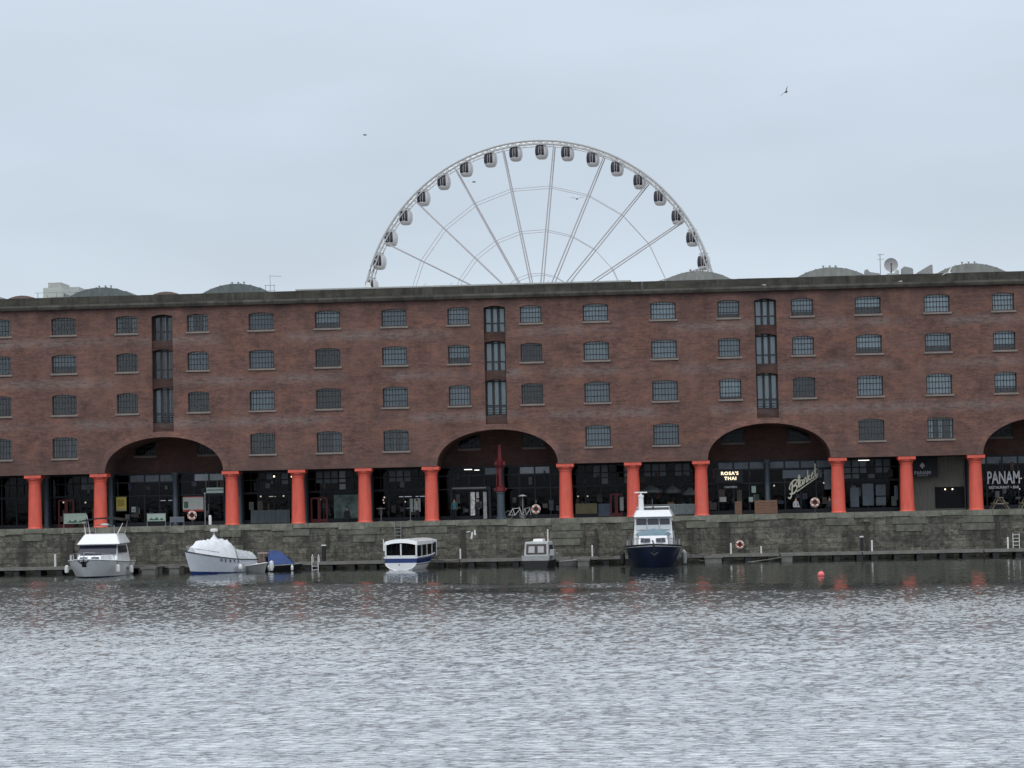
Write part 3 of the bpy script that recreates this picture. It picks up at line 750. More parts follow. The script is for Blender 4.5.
# shopfronts, one to a bay: frame with panes, transom lights, doors
def shopfront(u, kind):
    x0, x1 = u * BW - OX + 0.18, (u + 1) * BW - OX - 0.18
    Y = 4.75
    root = MB(); n = 4
    xs = [x0 + (x1 - x0) * i / n for i in range(n + 1)]
    for i, x in enumerate(xs): root.box(x - 0.05, x + 0.05, Y, Y + 0.12, 0.0, ZS)
    root.box(x0, x1, Y - 0.01, Y + 0.13, 0.0, 0.32); root.box(x0, x1, Y - 0.012, Y + 0.132, 2.5, 2.68 if kind != 'arch' else 2.60)
    root.box(x0, x1, Y - 0.014, Y + 0.134, 3.62, 3.72); root.box(x0, x1, Y - 0.016, Y + 0.136, 4.3, ZS)
    if kind != 'arch':
        for i in range(n):
            xm = (xs[i] + xs[i + 1]) / 2; root.box(xm - 0.03, xm + 0.03, Y + 0.01, Y + 0.1, 2.6, 4.35)
    o = root.build('shopfront', FRAME, WH)
    pg_ = MB().box(x0, x1, Y + 0.06, Y + 0.066, 0.3, 4.35)
    pg_.build('pane', SGLASS, o)
    return o, xs, Y
def boxpart(name, m, par, x0, x1, y0, y1, z0, z1): return MB().box(x0 - OX, x1 - OX, y0, y1, z0, z1).build(name, m, par)
SF = {}
inarch = set()
for a in ARCH: inarch |= {a, a + 1}
for u in range(U0 + 1, U1 - 1):
    SF[u] = shopfront(u, 'arch' if u in inarch else 'bay')
def lights(u, which, m, z0=3.74, z1=4.28):
    o, xs, Y = SF[u]
    for i in which: MB().box(xs[i] + 0.07, xs[i + 1] - 0.07, Y + 0.045, Y + 0.055, z0, z1).build('transom_light', m, o)  # grey panels, mostly sky reflections painted onto the transoms
lights(1, (1,), FROSTSKYD); lights(1, (2, 3), FROSTSKYD); lights(2, (1, 2), FROSTSKY); lights(2, (3,), FROSTSKYD)
lights(6, (3,), FROSTSKYD); lights(7, (1, 2), FROSTSKY)
lights(10, (1, 2, 3), FROSTSKYD); lights(11, (0, 2, 3), FROSTSKYD); lights(11, (1,), FROSTSKYD)
lights(14, (0,), FROSTSKY); lights(14, (1, 2, 3), FROSTSKYD)
def sub(u, which, m, z0, z1, half=None):
    o, xs, Y = SF[u]
    for i, h_ in which:
        xa, xb = xs[i] + 0.07, xs[i + 1] - 0.07; xm = (xa + xb) / 2
        if h_ == 0: xb = xm - 0.05
        if h_ == 1: xa = xm + 0.05
        MB().box(xa, xb, Y + 0.045, Y + 0.055, z0, z1).build('upper_light', m, o)
sub(0, ((2, 0), (2, 1), (3, 0)), FROSTSKYD, 3.2, 4.28)
sub(4, ((2, 0),), FROSTSKY, 3.35, 4.28); sub(4, ((2, 0),), FROSTSKY, 2.75, 3.2); sub(4, ((0, 1), (1, 0), (1, 1)), FROSTSKYD, 3.3, 4.28)
sub(8, ((1, 1), (2, 0), (3, 0)), FROSTSKYD, 3.3, 4.28); sub(8, ((3, 1), (3, 0)), FROSTSKY, 3.3, 4.25); sub(8, ((3, 1), (2, 0)), FROSTSKYD, 2.75, 3.2)
sub(9, ((0, 1), (1, 0), (1, 1), (2, 1), (3, 0)), FROSTSKYD, 3.3, 4.28)
sub(12, ((0, 1), (1, 0), (1, 1), (2, 1), (3, 0)), FROSTSKYD, 3.2, 4.28); sub(12, ((0, 1), (1, 0), (2, 0)), FROSTSKYD, 2.75, 3.1)
sub(5, ((1, 0), (1, 1), (2, 0)), FROSTSKYD, 3.3, 4.2); sub(3, ((1, 1), (2, 1)), FROSTSKYD, 3.3, 4.2)
# dark red doors, entrance frames and coloured panels that belong to the shops
def doors(xc, w_, h_, u, m=DKRED, Y=4.60):
    g = MB()
    for s in (-1, 1):
        g.box(xc - OX + s * w_ / 2 - 0.07, xc - OX + s * w_ / 2 + 0.07, Y, Y + 0.14, 0, h_)
    g.box(xc - OX - 0.13, xc - OX + 0.13, Y + 0.005, Y + 0.135, 0.0, h_)
    g.box(xc - OX - w_ / 2, xc - OX + w_ / 2, Y + 0.01, Y + 0.13, h_ - 0.12, h_ + 0.02); g.box(xc - OX - w_ / 2, xc - OX + w_ / 2, Y + 0.01, Y + 0.13, 0, 0.3)
    o = g.build('double_door', m, SF[u][0])
doors(1.55, 1.25, 2.35, 0); doors(23.1, 1.3, 2.1, 4); doors(48.0, 0.9, 1.9, 8)
boxpart('painted_panel', MURAL, SF[4][0], 24.35, 26.4, 4.66, 4.70, 0.32, 2.3)
boxpart('counter_panel', mat('blue grey panels', (0.10, 0.125, 0.135), 0.7, var=0.35, scale=1.2, stretch=(5, 1, 0.3)), SF[3][0], 17.3, 20.6, 4.66, 4.70, 0.05, 1.15)
boxpart('counter_panel', mat('ochre counter', (0.17, 0.15, 0.085), 0.7, var=0.3), SF[8][0], 44.6, 46.4, 4.66, 4.70, 0.3, 1.15)
boxpart('counter_panel', mat('slate blue counter', (0.08, 0.11, 0.15), 0.7, var=0.3), SF[8][0], 46.5, 47.5, 4.64, 4.68, 0.05, 1.1)
boxpart('timber_cladding', CLAD, SF[13][0], 71.7, 76.7, 4.55, 4.73, 0.0, 4.4)
boxpart('serving_hatch', DARKIN, SF[13][0], 74.2, 76.6, 4.50, 4.545, 0.15, 1.9)
boxpart('entrance_frame', FRAME, SF[6][0], 34.2, 37.6, 4.2, 4.4, 2.45, 2.75)
boxpart('entrance_strip', GREY, SF[6][0], 34.4, 37.2, 4.15, 4.19, 2.58, 2.68)
for x in (34.2, 37.4): boxpart('entrance_jamb', FRAME, SF[6][0], x, x + 0.2, 4.2, 4.4, 0, 2.449)
brt = mat('bright stock beyond door', (0.75, 0.76, 0.72), 0.8, var=0.65, scale=3.2)
brt2 = mat('bright wall beyond door', (0.40, 0.42, 0.42), 0.8, var=0.3, scale=3)
boxpart('pale_display', brt, SF[6][0], 35.85, 36.22, 4.6, 4.64, 0.35, 2.3)  # plain pale panel in the doorway
boxpart('pale_display', brt, SF[6][0], 36.34, 36.55, 4.6, 4.64, 1.3, 2.3)
boxpart('door_leaf', brt2, SF[6][0], 36.92, 37.22, 4.45, 4.49, 0.05, 2.3)
boxpart('pale_display', CONC, SF[5][0], 30.75, 31.0, 4.6, 4.64, 0.75, 1.85)  # white poster panel
boxpart('pale_display', CONC, SF[5][0], 31.1, 31.65, 4.6, 4.64, 0.75, 1.85)
boxpart('reflection_panel', FROSTSKYD, SF[11][0], 61.8, 65.0, 4.66, 4.70, 2.9, 3.55)  # grey panels painted for reflections in the upper glass
boxpart('reflection_panel', FROSTSKYD, SF[11][0], 65.2, 65.8, 4.66, 4.70, 1.9, 3.55)
for xa, xb, z0, z1 in ((68.3, 69.2, 0.5, 2.3), (69.4, 70.2, 0.5, 1.2), (69.4, 70.2, 1.3, 2.2), (70.9, 71.2, 0.9, 2.1), (67.3, 68.0, 0.4, 2.0)):
    boxpart('door_pane', FROSTSKYD, SF[12][0], xa, xb, 4.66, 4.70, z0, z1)
for xa, xb, z0, z1 in ((55.6, 56.2, 1.2, 2.1), (56.5, 57.0, 1.3, 2.1), (55.7, 56.3, 0.4, 1.0), (58.0, 58.4, 0.3, 2.0)):
    boxpart('display_board', DARKIN if xa < 55.65 else mat('dim board %g' % xa, (0.07, 0.055, 0.05), 0.8, var=0.3), SF[10][0], xa, xb, 4.66, 4.70, z0, z1)

# goods, posters and fittings that show dimly in the shop windows
dr = random.Random(21)
DIM = [mat('dim print %d' % i, c, 0.8, var=0.4, scale=2.5) for i, c in enumerate(((0.05, 0.055, 0.07), (0.09, 0.085, 0.08), (0.035, 0.05, 0.055), (0.10, 0.05, 0.045), (0.05, 0.04, 0.035), (0.13, 0.14, 0.14), (0.025, 0.03, 0.05)))]
for u in range(0, 16):
    if u in (13,): continue
    o, xs, Y = SF[u]
    for k in range(9):
        x = dr.uniform(xs[0] + 0.3, xs[-1] - 0.5); w_ = dr.uniform(0.08, 0.45); z = dr.choice((dr.uniform(0.35, 1.4), dr.uniform(0.35, 1.4), dr.uniform(2.75, 3.3))); h = dr.uniform(0.15, 0.8)
        MB().box(x, x + w_, Y - 0.04 - 0.006 * k, Y - 0.036 - 0.006 * k, z, z + h).build('window_display', dr.choice(DIM), o)
    for k in range(3):          # stacked goods inside, behind the glass
        x = dr.uniform(xs[0] + 0.3, xs[-1] - 1.0); y = dr.uniform(5.4, 7.5); g = MB()
        for q in range(6): a_ = x + dr.uniform(0, 0.9); g.box(a_, a_ + dr.uniform(0.1, 0.3), y + 0.1 * q, y + 0.09 + 0.1 * q, 0.0, dr.uniform(0.6, 1.7))
        g.build('shop_fitting', dr.choice((BLINDB, CLAD, WOOD, MINT)), o)

# ------------------------------------------------------------------ roofs, rooftop things
for cx, m_, nm in ((2.85, ROOFD, 'a'), (14.81, ROOFD, 'b'), (55.31, ROOFG, 'c'), (66.84, ROOFG, 'd'), (78.79, ROOFG, 'e'), (90.6, ROOFG, 'f'), (-9.2, ROOFD, 'g')):
    cx = 51.77 + (cx - 51.77) * 186.8 / 189.8
    g = MB(); Rr = 5.8; zc = 20.74 - Rr; n = 24
    prof = [(cx - OX + Rr * math.sin(t), zc + Rr * math.cos(t)) for t in [R(-52 + 104 * i / n) for i in range(n + 1)]]
    g.prism(prof, 9.0, 15.5)
    o = g.build('barrel_roof', m_, WH, smooth=True)
    rb = MB()
    for i in range(1, n, 2):
        t = R(-52 + 104 * i / n); px_, pz = cx - OX + Rr * math.sin(t), zc + Rr * math.cos(t)
        rb.box(px_ - 0.03, px_ + 0.03, 8.98, 15.3, pz - 0.05, pz + 0.045)
    rb.build('roof_rib', m_, o)
    kb = MB()
    for s in (-0.55, 0.0, 0.5): kb.lathe([(0.06, 20.75), (0.06, 20.98), (0.1, 20.98), (0.1, 21.04)], cx - OX + s, 10.5, 8)
    kb.build('roof_vent', GREY, o)
for cx in (-4.6, 8.4):
    g = MB(); n = 12; Rr = 3.0
    prof = [(cx - OX + Rr * math.sin(t), 17.62 + Rr * math.cos(t)) for t in [R(-60 + 120 * i / n) for i in range(n + 1)]]
    g.prism(prof, 13, 15); g.build('small_barrel_roof', mat('rusty roof sheet', (0.17, 0.11, 0.10), 0.8) if cx < 0 else bpy.data.materials['rusty roof sheet'], WH, smooth=True)
g = MB().box(20.6 - OX, 49.5 - OX, 10, 16, 18.6, 20.08); ur = g.build('upper_roof', ROOFD, WH)
MB().box(20.5 - OX, 49.6 - OX, 9.9, 16.1, 20.08, 20.20).build('roof_edge', ROOFL, ur)
MB().prism([(26.4 - OX, 20.2), (27.0 - OX, 20.2), (26.85 - OX, 20.55), (26.8 - OX, 20.75), (26.6 - OX, 20.75), (26.5 - OX, 20.55)], 11, 11.6).build('roof_cowl', WHITE, ur)
g = MB()
for x in (42, 44.2, 33.5, 31.2):
    g.tube([(x - OX, 12, 20.2), (x - OX + 0.5, 12, 20.6)], 0.012, 5)
g.build('roof_wire', IRON, ur)

def antenna(x, z, label, kind):
    t = thing('rooftop_antenna', label, 'antenna', (x, 12, z))
    g = MB()
    if kind == 0:
        for dx in (-0.42, 0.0, 0.35): g.tube([(dx, 0, 0), (dx, 0, 1.25)], 0.025, 6)
        g.tube([(-0.5, 0, 1.22), (0.45, 0, 1.22)], 0.025, 6).tube([(0.0, 0, 1.2), (0.0, 0, 2.1)], 0.02, 6)
        g.build('frame', GREY, t)
        MB().tube([(-0.1, 0, 2.05), (1.0, 0, 1.98)], 0.02, 6).tube([(-0.5, 0, 0.75), (0.45, 0, 0.75)], 0.018, 6).build('aerial', GREY, t)
    else:
        g.tube([(0, 0, 0), (0, 0, 2.5)], 0.035, 6).build('mast', GREY, t)
        a_ = MB()
        for dz in (2.4, 2.0): a_.tube([(-0.22, 0, dz), (0.35, 0, dz + 0.03)], 0.02, 6)
        for k in range(5): a_.tube([(-0.2 + 0.12 * k, -0.2, 2.41), (-0.2 + 0.12 * k, 0.2, 2.41)], 0.012, 5)
        a_.build('aerial', GREY, t)
    return t
antenna(17.93, 19.6, 'thin metal aerial frame on the roof right of the slate grey barrel roof', 0)
antenna(71.05, 19.6, 'slim aerial mast with short arms just left of the satellite dish', 1)
t = thing('satellite_dish', 'round pale satellite dish on a box above the right parapet', 'satellite dish', (71.97, 12, 18.6))
g = MB(); n = 24; vs = []
for i, (r, d) in enumerate(((0.02, 0.12), (0.25, 0.10), (0.45, 0.04), (0.6, -0.05))):
    for k in range(n): vs.append((r * math.cos(2 * PI * k / n), d, 2.5 + r * math.sin(2 * PI * k / n)))
fs = [(i * n + k, i * n + (k + 1) % n, (i + 1) * n + (k + 1) % n, (i + 1) * n + k) for i in range(3) for k in range(n)] + [tuple(range(n))]
vs2 = [(x, y + 0.03, z) for x, y, z in vs]; g.add(vs, fs); g.add(vs2, fs)
g.build('dish', mat('dish grey', (0.36, 0.35, 0.36), 0.6), t, smooth=True)
MB().tube([(0, -0.05, 1.9), (0, -0.35, 2.2), (0, -0.35, 2.55)], 0.04, 6).ball((0, -0.35, 2.55), 0.08).build('feed_arm', IRON, t)
MB().prism([(-0.75, 1.1), (0.7, 1.1), (0.62, 2.0), (0.4, 2.02), (0.3, 1.75), (-0.3, 1.75), (-0.75, 1.5)], -0.4, 0.4).build('base_box', CONC, t)
MB().tube([(0, 0.1, 1.8), (0, 0.15, 2.5)], 0.07, 8).box(-0.1, 0.1, 0, 0.2, 0, 1.12).build('stand', GREY, t)
for x, w_, lab, sh in ((73.32, 0.95, 'pale box shaped roof vent right of the satellite dish', 0), (74.9, 1.1, 'wedge shaped roof vent next to the far right barrel roof', 1), (70.0, 0.7, 'dark rounded vent left of the aerial mast', 2)):
    t = thing('roof_vent_box', lab, 'roof vent', (x, 12, 18.6))
    if sh == 0: MB().prism([(-w_ / 2, 0), (w_ / 2, 0), (w_ / 2, 2.0), (w_ / 2 - 0.1, 2.15), (-w_ / 2 + 0.2, 2.3), (-w_ / 2, 2.15)], -0.5, 0.5).build('housing', GREY, t, bevel=0.02)
    elif sh == 1: MB().prism([(-w_ / 2 - .2, 0), (w_ / 2, 0), (w_ / 2, 2.35), (w_ / 2 - 0.15, 2.4), (-w_ / 2 - .2, 1.75)], -0.5, 0.5).build('housing', GREY, t, bevel=0.02)
    else: MB().prism([(-w_ / 2, 0), (w_ / 2 + .6, 0), (w_ / 2 + .6, 1.75), (0.1, 1.9), (-0.1, 2.15), (-0.3, 2.1), (-w_ / 2, 1.6)], -0.5, 0.5).build('housing', GREY, t, bevel=0.02)
    MB().box(-w_ / 2 - 0.03, w_ / 2 + 0.03, -0.53, -0.505, 1.5, 1.6).build('louvre', IRON, t)

# city blocks seen over the roof at the left
def tower(x, y, w_, d, h, label, side=CONCD):
    t = thing('office_block', label, 'building', (x, y, 0))
    MB().box(0, w_, 0, d, 0, h).build('walls', CONC, t)
    g = MB(); s = MB()
    z = h - 1.6
    while z > 4:
        s.box(0.4, w_ - 0.4, -0.05, 0.02, z, z + 0.06); z -= 3.2
    for i in range(7):
        g.box(w_ - 0.02, w_ + 0.06, 1.0 + i * d / 7.2, 1.0 + i * d / 7.2 + d / 13, 3, h - 0.8)
    g.build('window', side, t); s.build('floor_band', ROOFL, t)  # right flank strips carry the painted shade tone
    MB().box(w_ * 0.15, w_ * 0.85, d * 0.1, d * 0.5, h, h + 0.9).build('plant_room', ROOFL, t)
    return t
import sys
tower(-41.7, 150, 2.9, 12, 35.2, 'pale office tower rising over the far left of the parapet')
tower(-48.1, 185, 2.6, 12, 38.0, 'lower pale block directly right of the office tower')
t = thing('roof_railing', 'thin grey guard rail frame on the roof at far left', 'railing', (-2.4, 14, 18.6))
g = MB()
for k in range(5): g.tube([(-1.0 + k * 0.85, 0, 0), (-1.0 + k * 0.85, 0, 2.3 - 0.2 * (k % 2))], 0.03, 6)
g.build('post', GREY, t)
MB().tube([(-1.3, 0, 2.3), (5.2, 0, 2.3)], 0.02, 6).tube([(-0.2, 0, 1.9), (2.0, 0, 1.9)], 0.02, 6).build('rail', GREY, t)

# ------------------------------------------------------------------ observation wheel
HX, HY, HZ, RW = 32.958, 169.88, 29.0, 28.0
PHI = -0.067; TH0 = 2.881
wt = thing('ferris_wheel', 'huge white observation wheel with egg shaped pods rising behind the warehouse', 'ferris wheel', (HX, HY, 0), PHI)
RIM = 28.1
HP = HZ            # pods hang below the pins on the rim
HZ = HZ + 1.15
def circle(r, y, n=168, z=HZ): return [(r * math.cos(2 * PI * k / n), y, z + r * math.sin(2 * PI * k / n)) for k in range(n)]
for y, m_ in ((-1.1, WHEELD), (1.1, WHEEL)):
    MB().tube(circle(RIM + 0.28, y), 0.2, 8, closed=True).tube(circle(RIM - 0.3, y), 0.12, 6, closed=True).build('rim', m_, wt, smooth=True)
g = MB()
nb = 84
for k in range(nb):
    a0, a1 = 2 * PI * k / nb, 2 * PI * (k + 1) / nb
    p = lambda a, y, r: (r * math.cos(a), y, HZ + r * math.sin(a))
    g.tube([p(a0, -1.1, RIM), p(a0, 1.1, RIM)], 0.09, 5); g.tube([p(a0, -1.1, RIM), p(a1, 1.1, RIM)], 0.055, 5)
    for y in (-1.1, 1.1): g.tube([p(a0, y, RIM - 0.35), p(a1, y, RIM + 0.28)], 0.05, 4)
g.build('rim_bracing', WHEEL, wt)
NS = 21
rings = [28.1 - 7.0 * i for i in (1, 2, 3)]
for k in range(NS):
    a = TH0 - (2 * k + 1.5) * 2 * PI / 42 - 0 
    ca, sa = math.cos(a), math.sin(a)
    for y, yh, rr in ((-1.1, -1.9, 0.11), (1.1, 1.9, 0.10)):
        g = MB(); tx, tz = -sa, ca
        for s in (0.0,):
            g.tube([(1.6 * ca + s * 0.5 * tx, yh, HZ + 1.6 * sa + s * 0.5 * tz), ((RIM - 0.3) * ca + s * tx, y, HZ + (RIM - 0.3) * sa + s * tz)], rr, 5)
        if False:
            for q in range(28):
                r0 = 3 + q * 0.93; w0 = 0.17 + 0.17 * r0 / RIM; sg_ = 1 if q % 2 else -1
                yy = lambda r: yh + (y - yh) * r / RIM
                g.tube([(r0 * ca + sg_ * w0 * tx, yy(r0), HZ + r0 * sa + sg_ * w0 * tz), ((r0 + .93) * ca - sg_ * w0 * tx, yy(r0 + .93), HZ + (r0 + .93) * sa - sg_ * w0 * tz)], 0.03, 4)
        g.build('spoke', CABLE, wt)
for y, yh in ((-1.1, -1.9), (1.1, 1.9)):
    for r in rings:
        pts = []; yy = yh + (y - yh) * r / RIM
        for k in range(NS):
            a = TH0 - (2 * k + 1.5) * 2 * PI / 42
            pts.append((r * math.cos(a), yy, HZ + r * math.sin(a)))
        g = MB()
        for k in range(NS):
            g.tube([pts[k], pts[(k + 1) % NS]], 0.045, 5)
        g.build('tie_ring', CABLE, wt)
MB().tube([(0, -4.2, HZ), (0, 4.2, HZ)], 1.5, 24).build('hub', WHEEL, wt, smooth=True)
for sx in (-1, 1):
    for sy in (-1, 1):
        MB().tube([(0, sy * 4.0, HZ), (sx * 14, sy * 9.5, 0)], [0.7, 0.9], 12).build('leg', WHEEL, wt, smooth=True)
# egg-shaped pods hanging inside the rim
pod = MB()
n = 20; zs = []
lev = [(-1.34, 0.30), (-1.30, 0.55), (-1.14, 0.80), (-0.85, 0.94), (-0.4, 1.03), (0.15, 1.03), (0.65, 0.95), (1.0, 0.80), (1.18, 0.58), (1.26, 0.30)]
vs = []; fs = []
for z, r in lev:
    for k in range(n):
        a = 2 * PI * k / n; sq = 1 / (abs(math.cos(a)) ** 3.2 + abs(math.sin(a)) ** 3.2) ** (1 / 3.2)
        vs.append((r * sq * math.cos(a), r * sq * math.sin(a), z))
for i in range(len(lev) - 1):
    for k in range(n): fs.append((i * n + k, i * n + (k + 1) % n, (i + 1) * n + (k + 1) % n, (i + 1) * n + k))
fs += [tuple(range(n))[::-1], tuple(range((len(lev) - 1) * n, len(lev) * n))]
pod.add(vs, fs)
def pod_r(z):
    for (z0, r0), (z1, r1) in zip(lev, lev[1:]):
        if z0 <= z <= z1: return r0 + (r1 - r0) * (z - z0) / (z1 - z0)
    return 0.5
def pod_panel(a0, a1, z0, z1):
    vs = []; fs = []; na, nz = 6, 8
    for j in range(nz + 1):
        z = z0 + (z1 - z0) * j / nz; r = pod_r(z) + 0.022
        for i in range(na + 1):
            a = R(a0 + (a1 - a0) * i / na); sq = 1 / (abs(math.cos(a)) ** 3.2 + abs(math.sin(a)) ** 3.2) ** (1 / 3.2)
            vs.append((r * sq * math.cos(a), r * sq * math.sin(a), z))
    for j in range(nz):
        for i in range(na): q = j * (na + 1) + i; fs.append((q, q + 1, q + na + 2, q + na + 1))
    return MB().add(vs, fs)
p0 = pod.build('capsule', PODW, wt, smooth=True)
w0 = []
for a0, a1, z0, z1 in ((-152, -112, -0.78, 0.86), (-108, -92, -0.70, 0.86), (-88, -66, -0.78, 0.86), (28, 86, -0.7, 0.8), (94, 150, -0.7, 0.8)):
    w0.append(pod_panel(a0, a1, z0, z1).build('window', PODG, p0, smooth=True))
w0.append(MB().box(-0.75, 0.75, -0.1, 0.1, 1.22, 1.36).tube([(0, -1.5, 1.42), (0, 1.5, 1.42)], 0.07, 6).build('hanger', WHEELD, p0))
for k in range(42):
    a = TH0 - k * 2 * PI / 42
    if k == 0: c = p0
    else:
        c = p0.copy(); COL.objects.link(c); c.parent = wt
        for q in w0: d = q.copy(); COL.objects.link(d); d.parent = c
    c.location = (RW * math.cos(a), 0, HP + RW * math.sin(a))
    c.rotation_euler = (0, 0, 0)

# ------------------------------------------------------------------ quayside things
def lifebuoy(x, y, z, label, post=True, s=0.84):
    t = thing('lifebuoy', label, 'lifebuoy', (x, y, z), 0, 'lifebuoys along the dock')
    R0, r0 = 0.33 * s, 0.095 * s
    pts = [(R0 * math.cos(2 * PI * k / 24), 0, R0 * math.sin(2 * PI * k / 24)) for k in range(24)]
    MB().tube(pts, r0, 10, closed=True).build('ring', ORANGE, t, smooth=True)
    MB().tube([(0, 0.10, 0), (0, 0.13, 0)], 0.30 * s, 20).build('backboard', DKRED, t)
    g = MB()
    for q in range(4):
        a = PI / 4 + q * PI / 2
        g.tube([(R0 * math.cos(a + d), 0, R0 * math.sin(a + d)) for d in (-0.22, -0.1, 0, 0.1, 0.22)], r0 + 0.008, 10)
    pk = [((R0 + 0.11 * s) * math.cos(2 * PI * k / 24), 0, (R0 + 0.11 * s) * math.sin(2 * PI * k / 24)) for k in range(24)]
    g.tube(pk, 0.02, 5, closed=True)
    g.build('band', WHITE, t, smooth=True)
    if post:
        MB().box(-0.05, 0.05, 0.1, 0.18, -z, 0.3).box(-0.3, 0.3, 0.08, 0.1, -0.3, 0.3).build('post', IRON, t)
    return t
lifebuoy(13.05, 1.2, 0.85, 'orange and white lifebuoy in the leftmost arch near the hanging white sign')
lifebuoy(41.5, 1.2, 0.78, 'orange and white lifebuoy on a post right of the parked bicycle')
lifebuoy(64.15, 1.2, 0.86, 'orange and white lifebuoy below the slanted script sign')
tl = lifebuoy(57.95, -0.42, -2.40, 'small orange lifebuoy hung low on the dock wall above the pontoon', False, 0.75)

# dark red crane pillar under the second arch
t = thing('hydraulic_crane', 'dark red vertical crane pillar on a grey iron base under the second arch', 'crane', (38.6, 1.6, 0))
MB().lathe([(0.42, 0), (0.42, 0.12), (0.32, 0.2), (0.31, 2.1), (0.36, 2.14), (0.36, 2.24)], n=20).build('base', GREYCOL, t, smooth=True)
MB().lathe([(0.36, 2.24), (0.42, 2.3), (0.42, 2.62), (0.17, 2.72), (0.15, 4.2), (0.26, 4.35), (0.28, 4.9), (0.20, 5.0), (0.18, 5.9), (0.22, 5.95), (0.22, 6.1), (0.1, 6.15)], n=20).build('pillar', DKRED, t, smooth=True)
MB().box(-0.5, 0.5, -0.14, 0.14, 2.36, 2.56).box(-0.44, 0.44, -0.12, 0.12, 4.45, 4.75).tube([(-0.3, 0, 2.7), (-0.3, 0, 5.0)], 0.04, 6).build('bracket', DKRED, t)

def bicycle(x, y, label, rz=0.0):
    t = thing('bicycle', label, 'bicycle', (x, y, 0), rz)
    for dx in (-0.52, 0.52):
        wv = MB().tube([(dx + 0.33 * math.cos(2 * PI * k / 24), 0, 0.35 + 0.33 * math.sin(2 * PI * k / 24)) for k in range(24)], 0.022, 6, closed=True)
        wo = wv.build('wheel', IRON if dx > 0 else GREY, t)
        sp = MB()
        for k in range(8): sp.tube([(dx, 0, 0.35), (dx + 0.32 * math.cos(2 * PI * k / 8), 0, 0.35 + 0.32 * math.sin(2 * PI * k / 8))], 0.004, 4)
        sp.build('spokes', STEEL, wo)
    MB().tube([(-0.52, 0, 0.35), (-0.2, 0, 0.85)], 0.022, 6).tube([(-0.2, 0, 0.85), (0.36, 0, 0.9)], 0.022, 6).tube([(-0.2, 0, 0.85), (-0.02, 0, 0.32)], 0.022, 6).tube([(-0.02, 0, 0.32), (0.38, 0, 0.8)], 0.024, 6).tube([(0.35, 0, 0.98), (0.52, 0, 0.35)], 0.022, 6).tube([(-0.52, 0, 0.35), (-0.02, 0, 0.32)], 0.018, 6).build('frame', WHITE, t)
    MB().ball((-0.22, 0, 0.96), (0.14, 0.07, 0.035)).tube([(-0.2, 0, 0.84), (-0.22, 0, 0.95)], 0.015, 6).build('saddle', BLACK, t)
    MB().tube([(0.28, -0.26, 1.06), (0.34, -0.1, 1.03), (0.34, 0.1, 1.03), (0.28, 0.26, 1.06)], 0.014, 6).tube([(0.36, 0, 0.95), (0.34, 0, 1.03)], 0.015, 6).build('handlebar', IRON, t)
    return t
bicycle(39.75, 1.9, 'white framed bicycle parked by the crane pillar in the second arch', 0.12)
bicycle(40.65, 2.6, 'second white bicycle standing half behind the first, beside the lifebuoy', 0.9)

def heater(x, y, label):
    t = thing('patio_heater', label, 'patio heater', (x, y, 0))
    MB().lathe([(0.22, 0), (0.22, 0.25), (0.05, 0.3), (0.04, 1.85)], n=12).build('post', GREY, t)
    MB().lathe([(0.36, 1.85), (0.38, 1.88), (0.1, 1.98), (0.03, 1.99)], n=16).build('hood', WHITE, t)
heater(40.3, 3.2, 'post heater with a flat white hood behind the parked bicycles')

def bar_table(x, y, label):
    t = thing('bar_table', label, 'table', (x, y, 0), 0, 'tall tables outside the fifth open bay')
    MB().lathe([(0.30, 0), (0.30, 0.03), (0.035, 0.06), (0.035, 1.06)], n=16).build('pedestal', GREY, t)
    MB().lathe([(0.38, 1.06), (0.38, 1.10)], n=20).build('top', CONC, t)
bar_table(28.5, 3.2, 'tall round bar table, left of the two before the dark bar')
bar_table(30.95, 3.2, 'tall round bar table beside the person in a pale jacket')

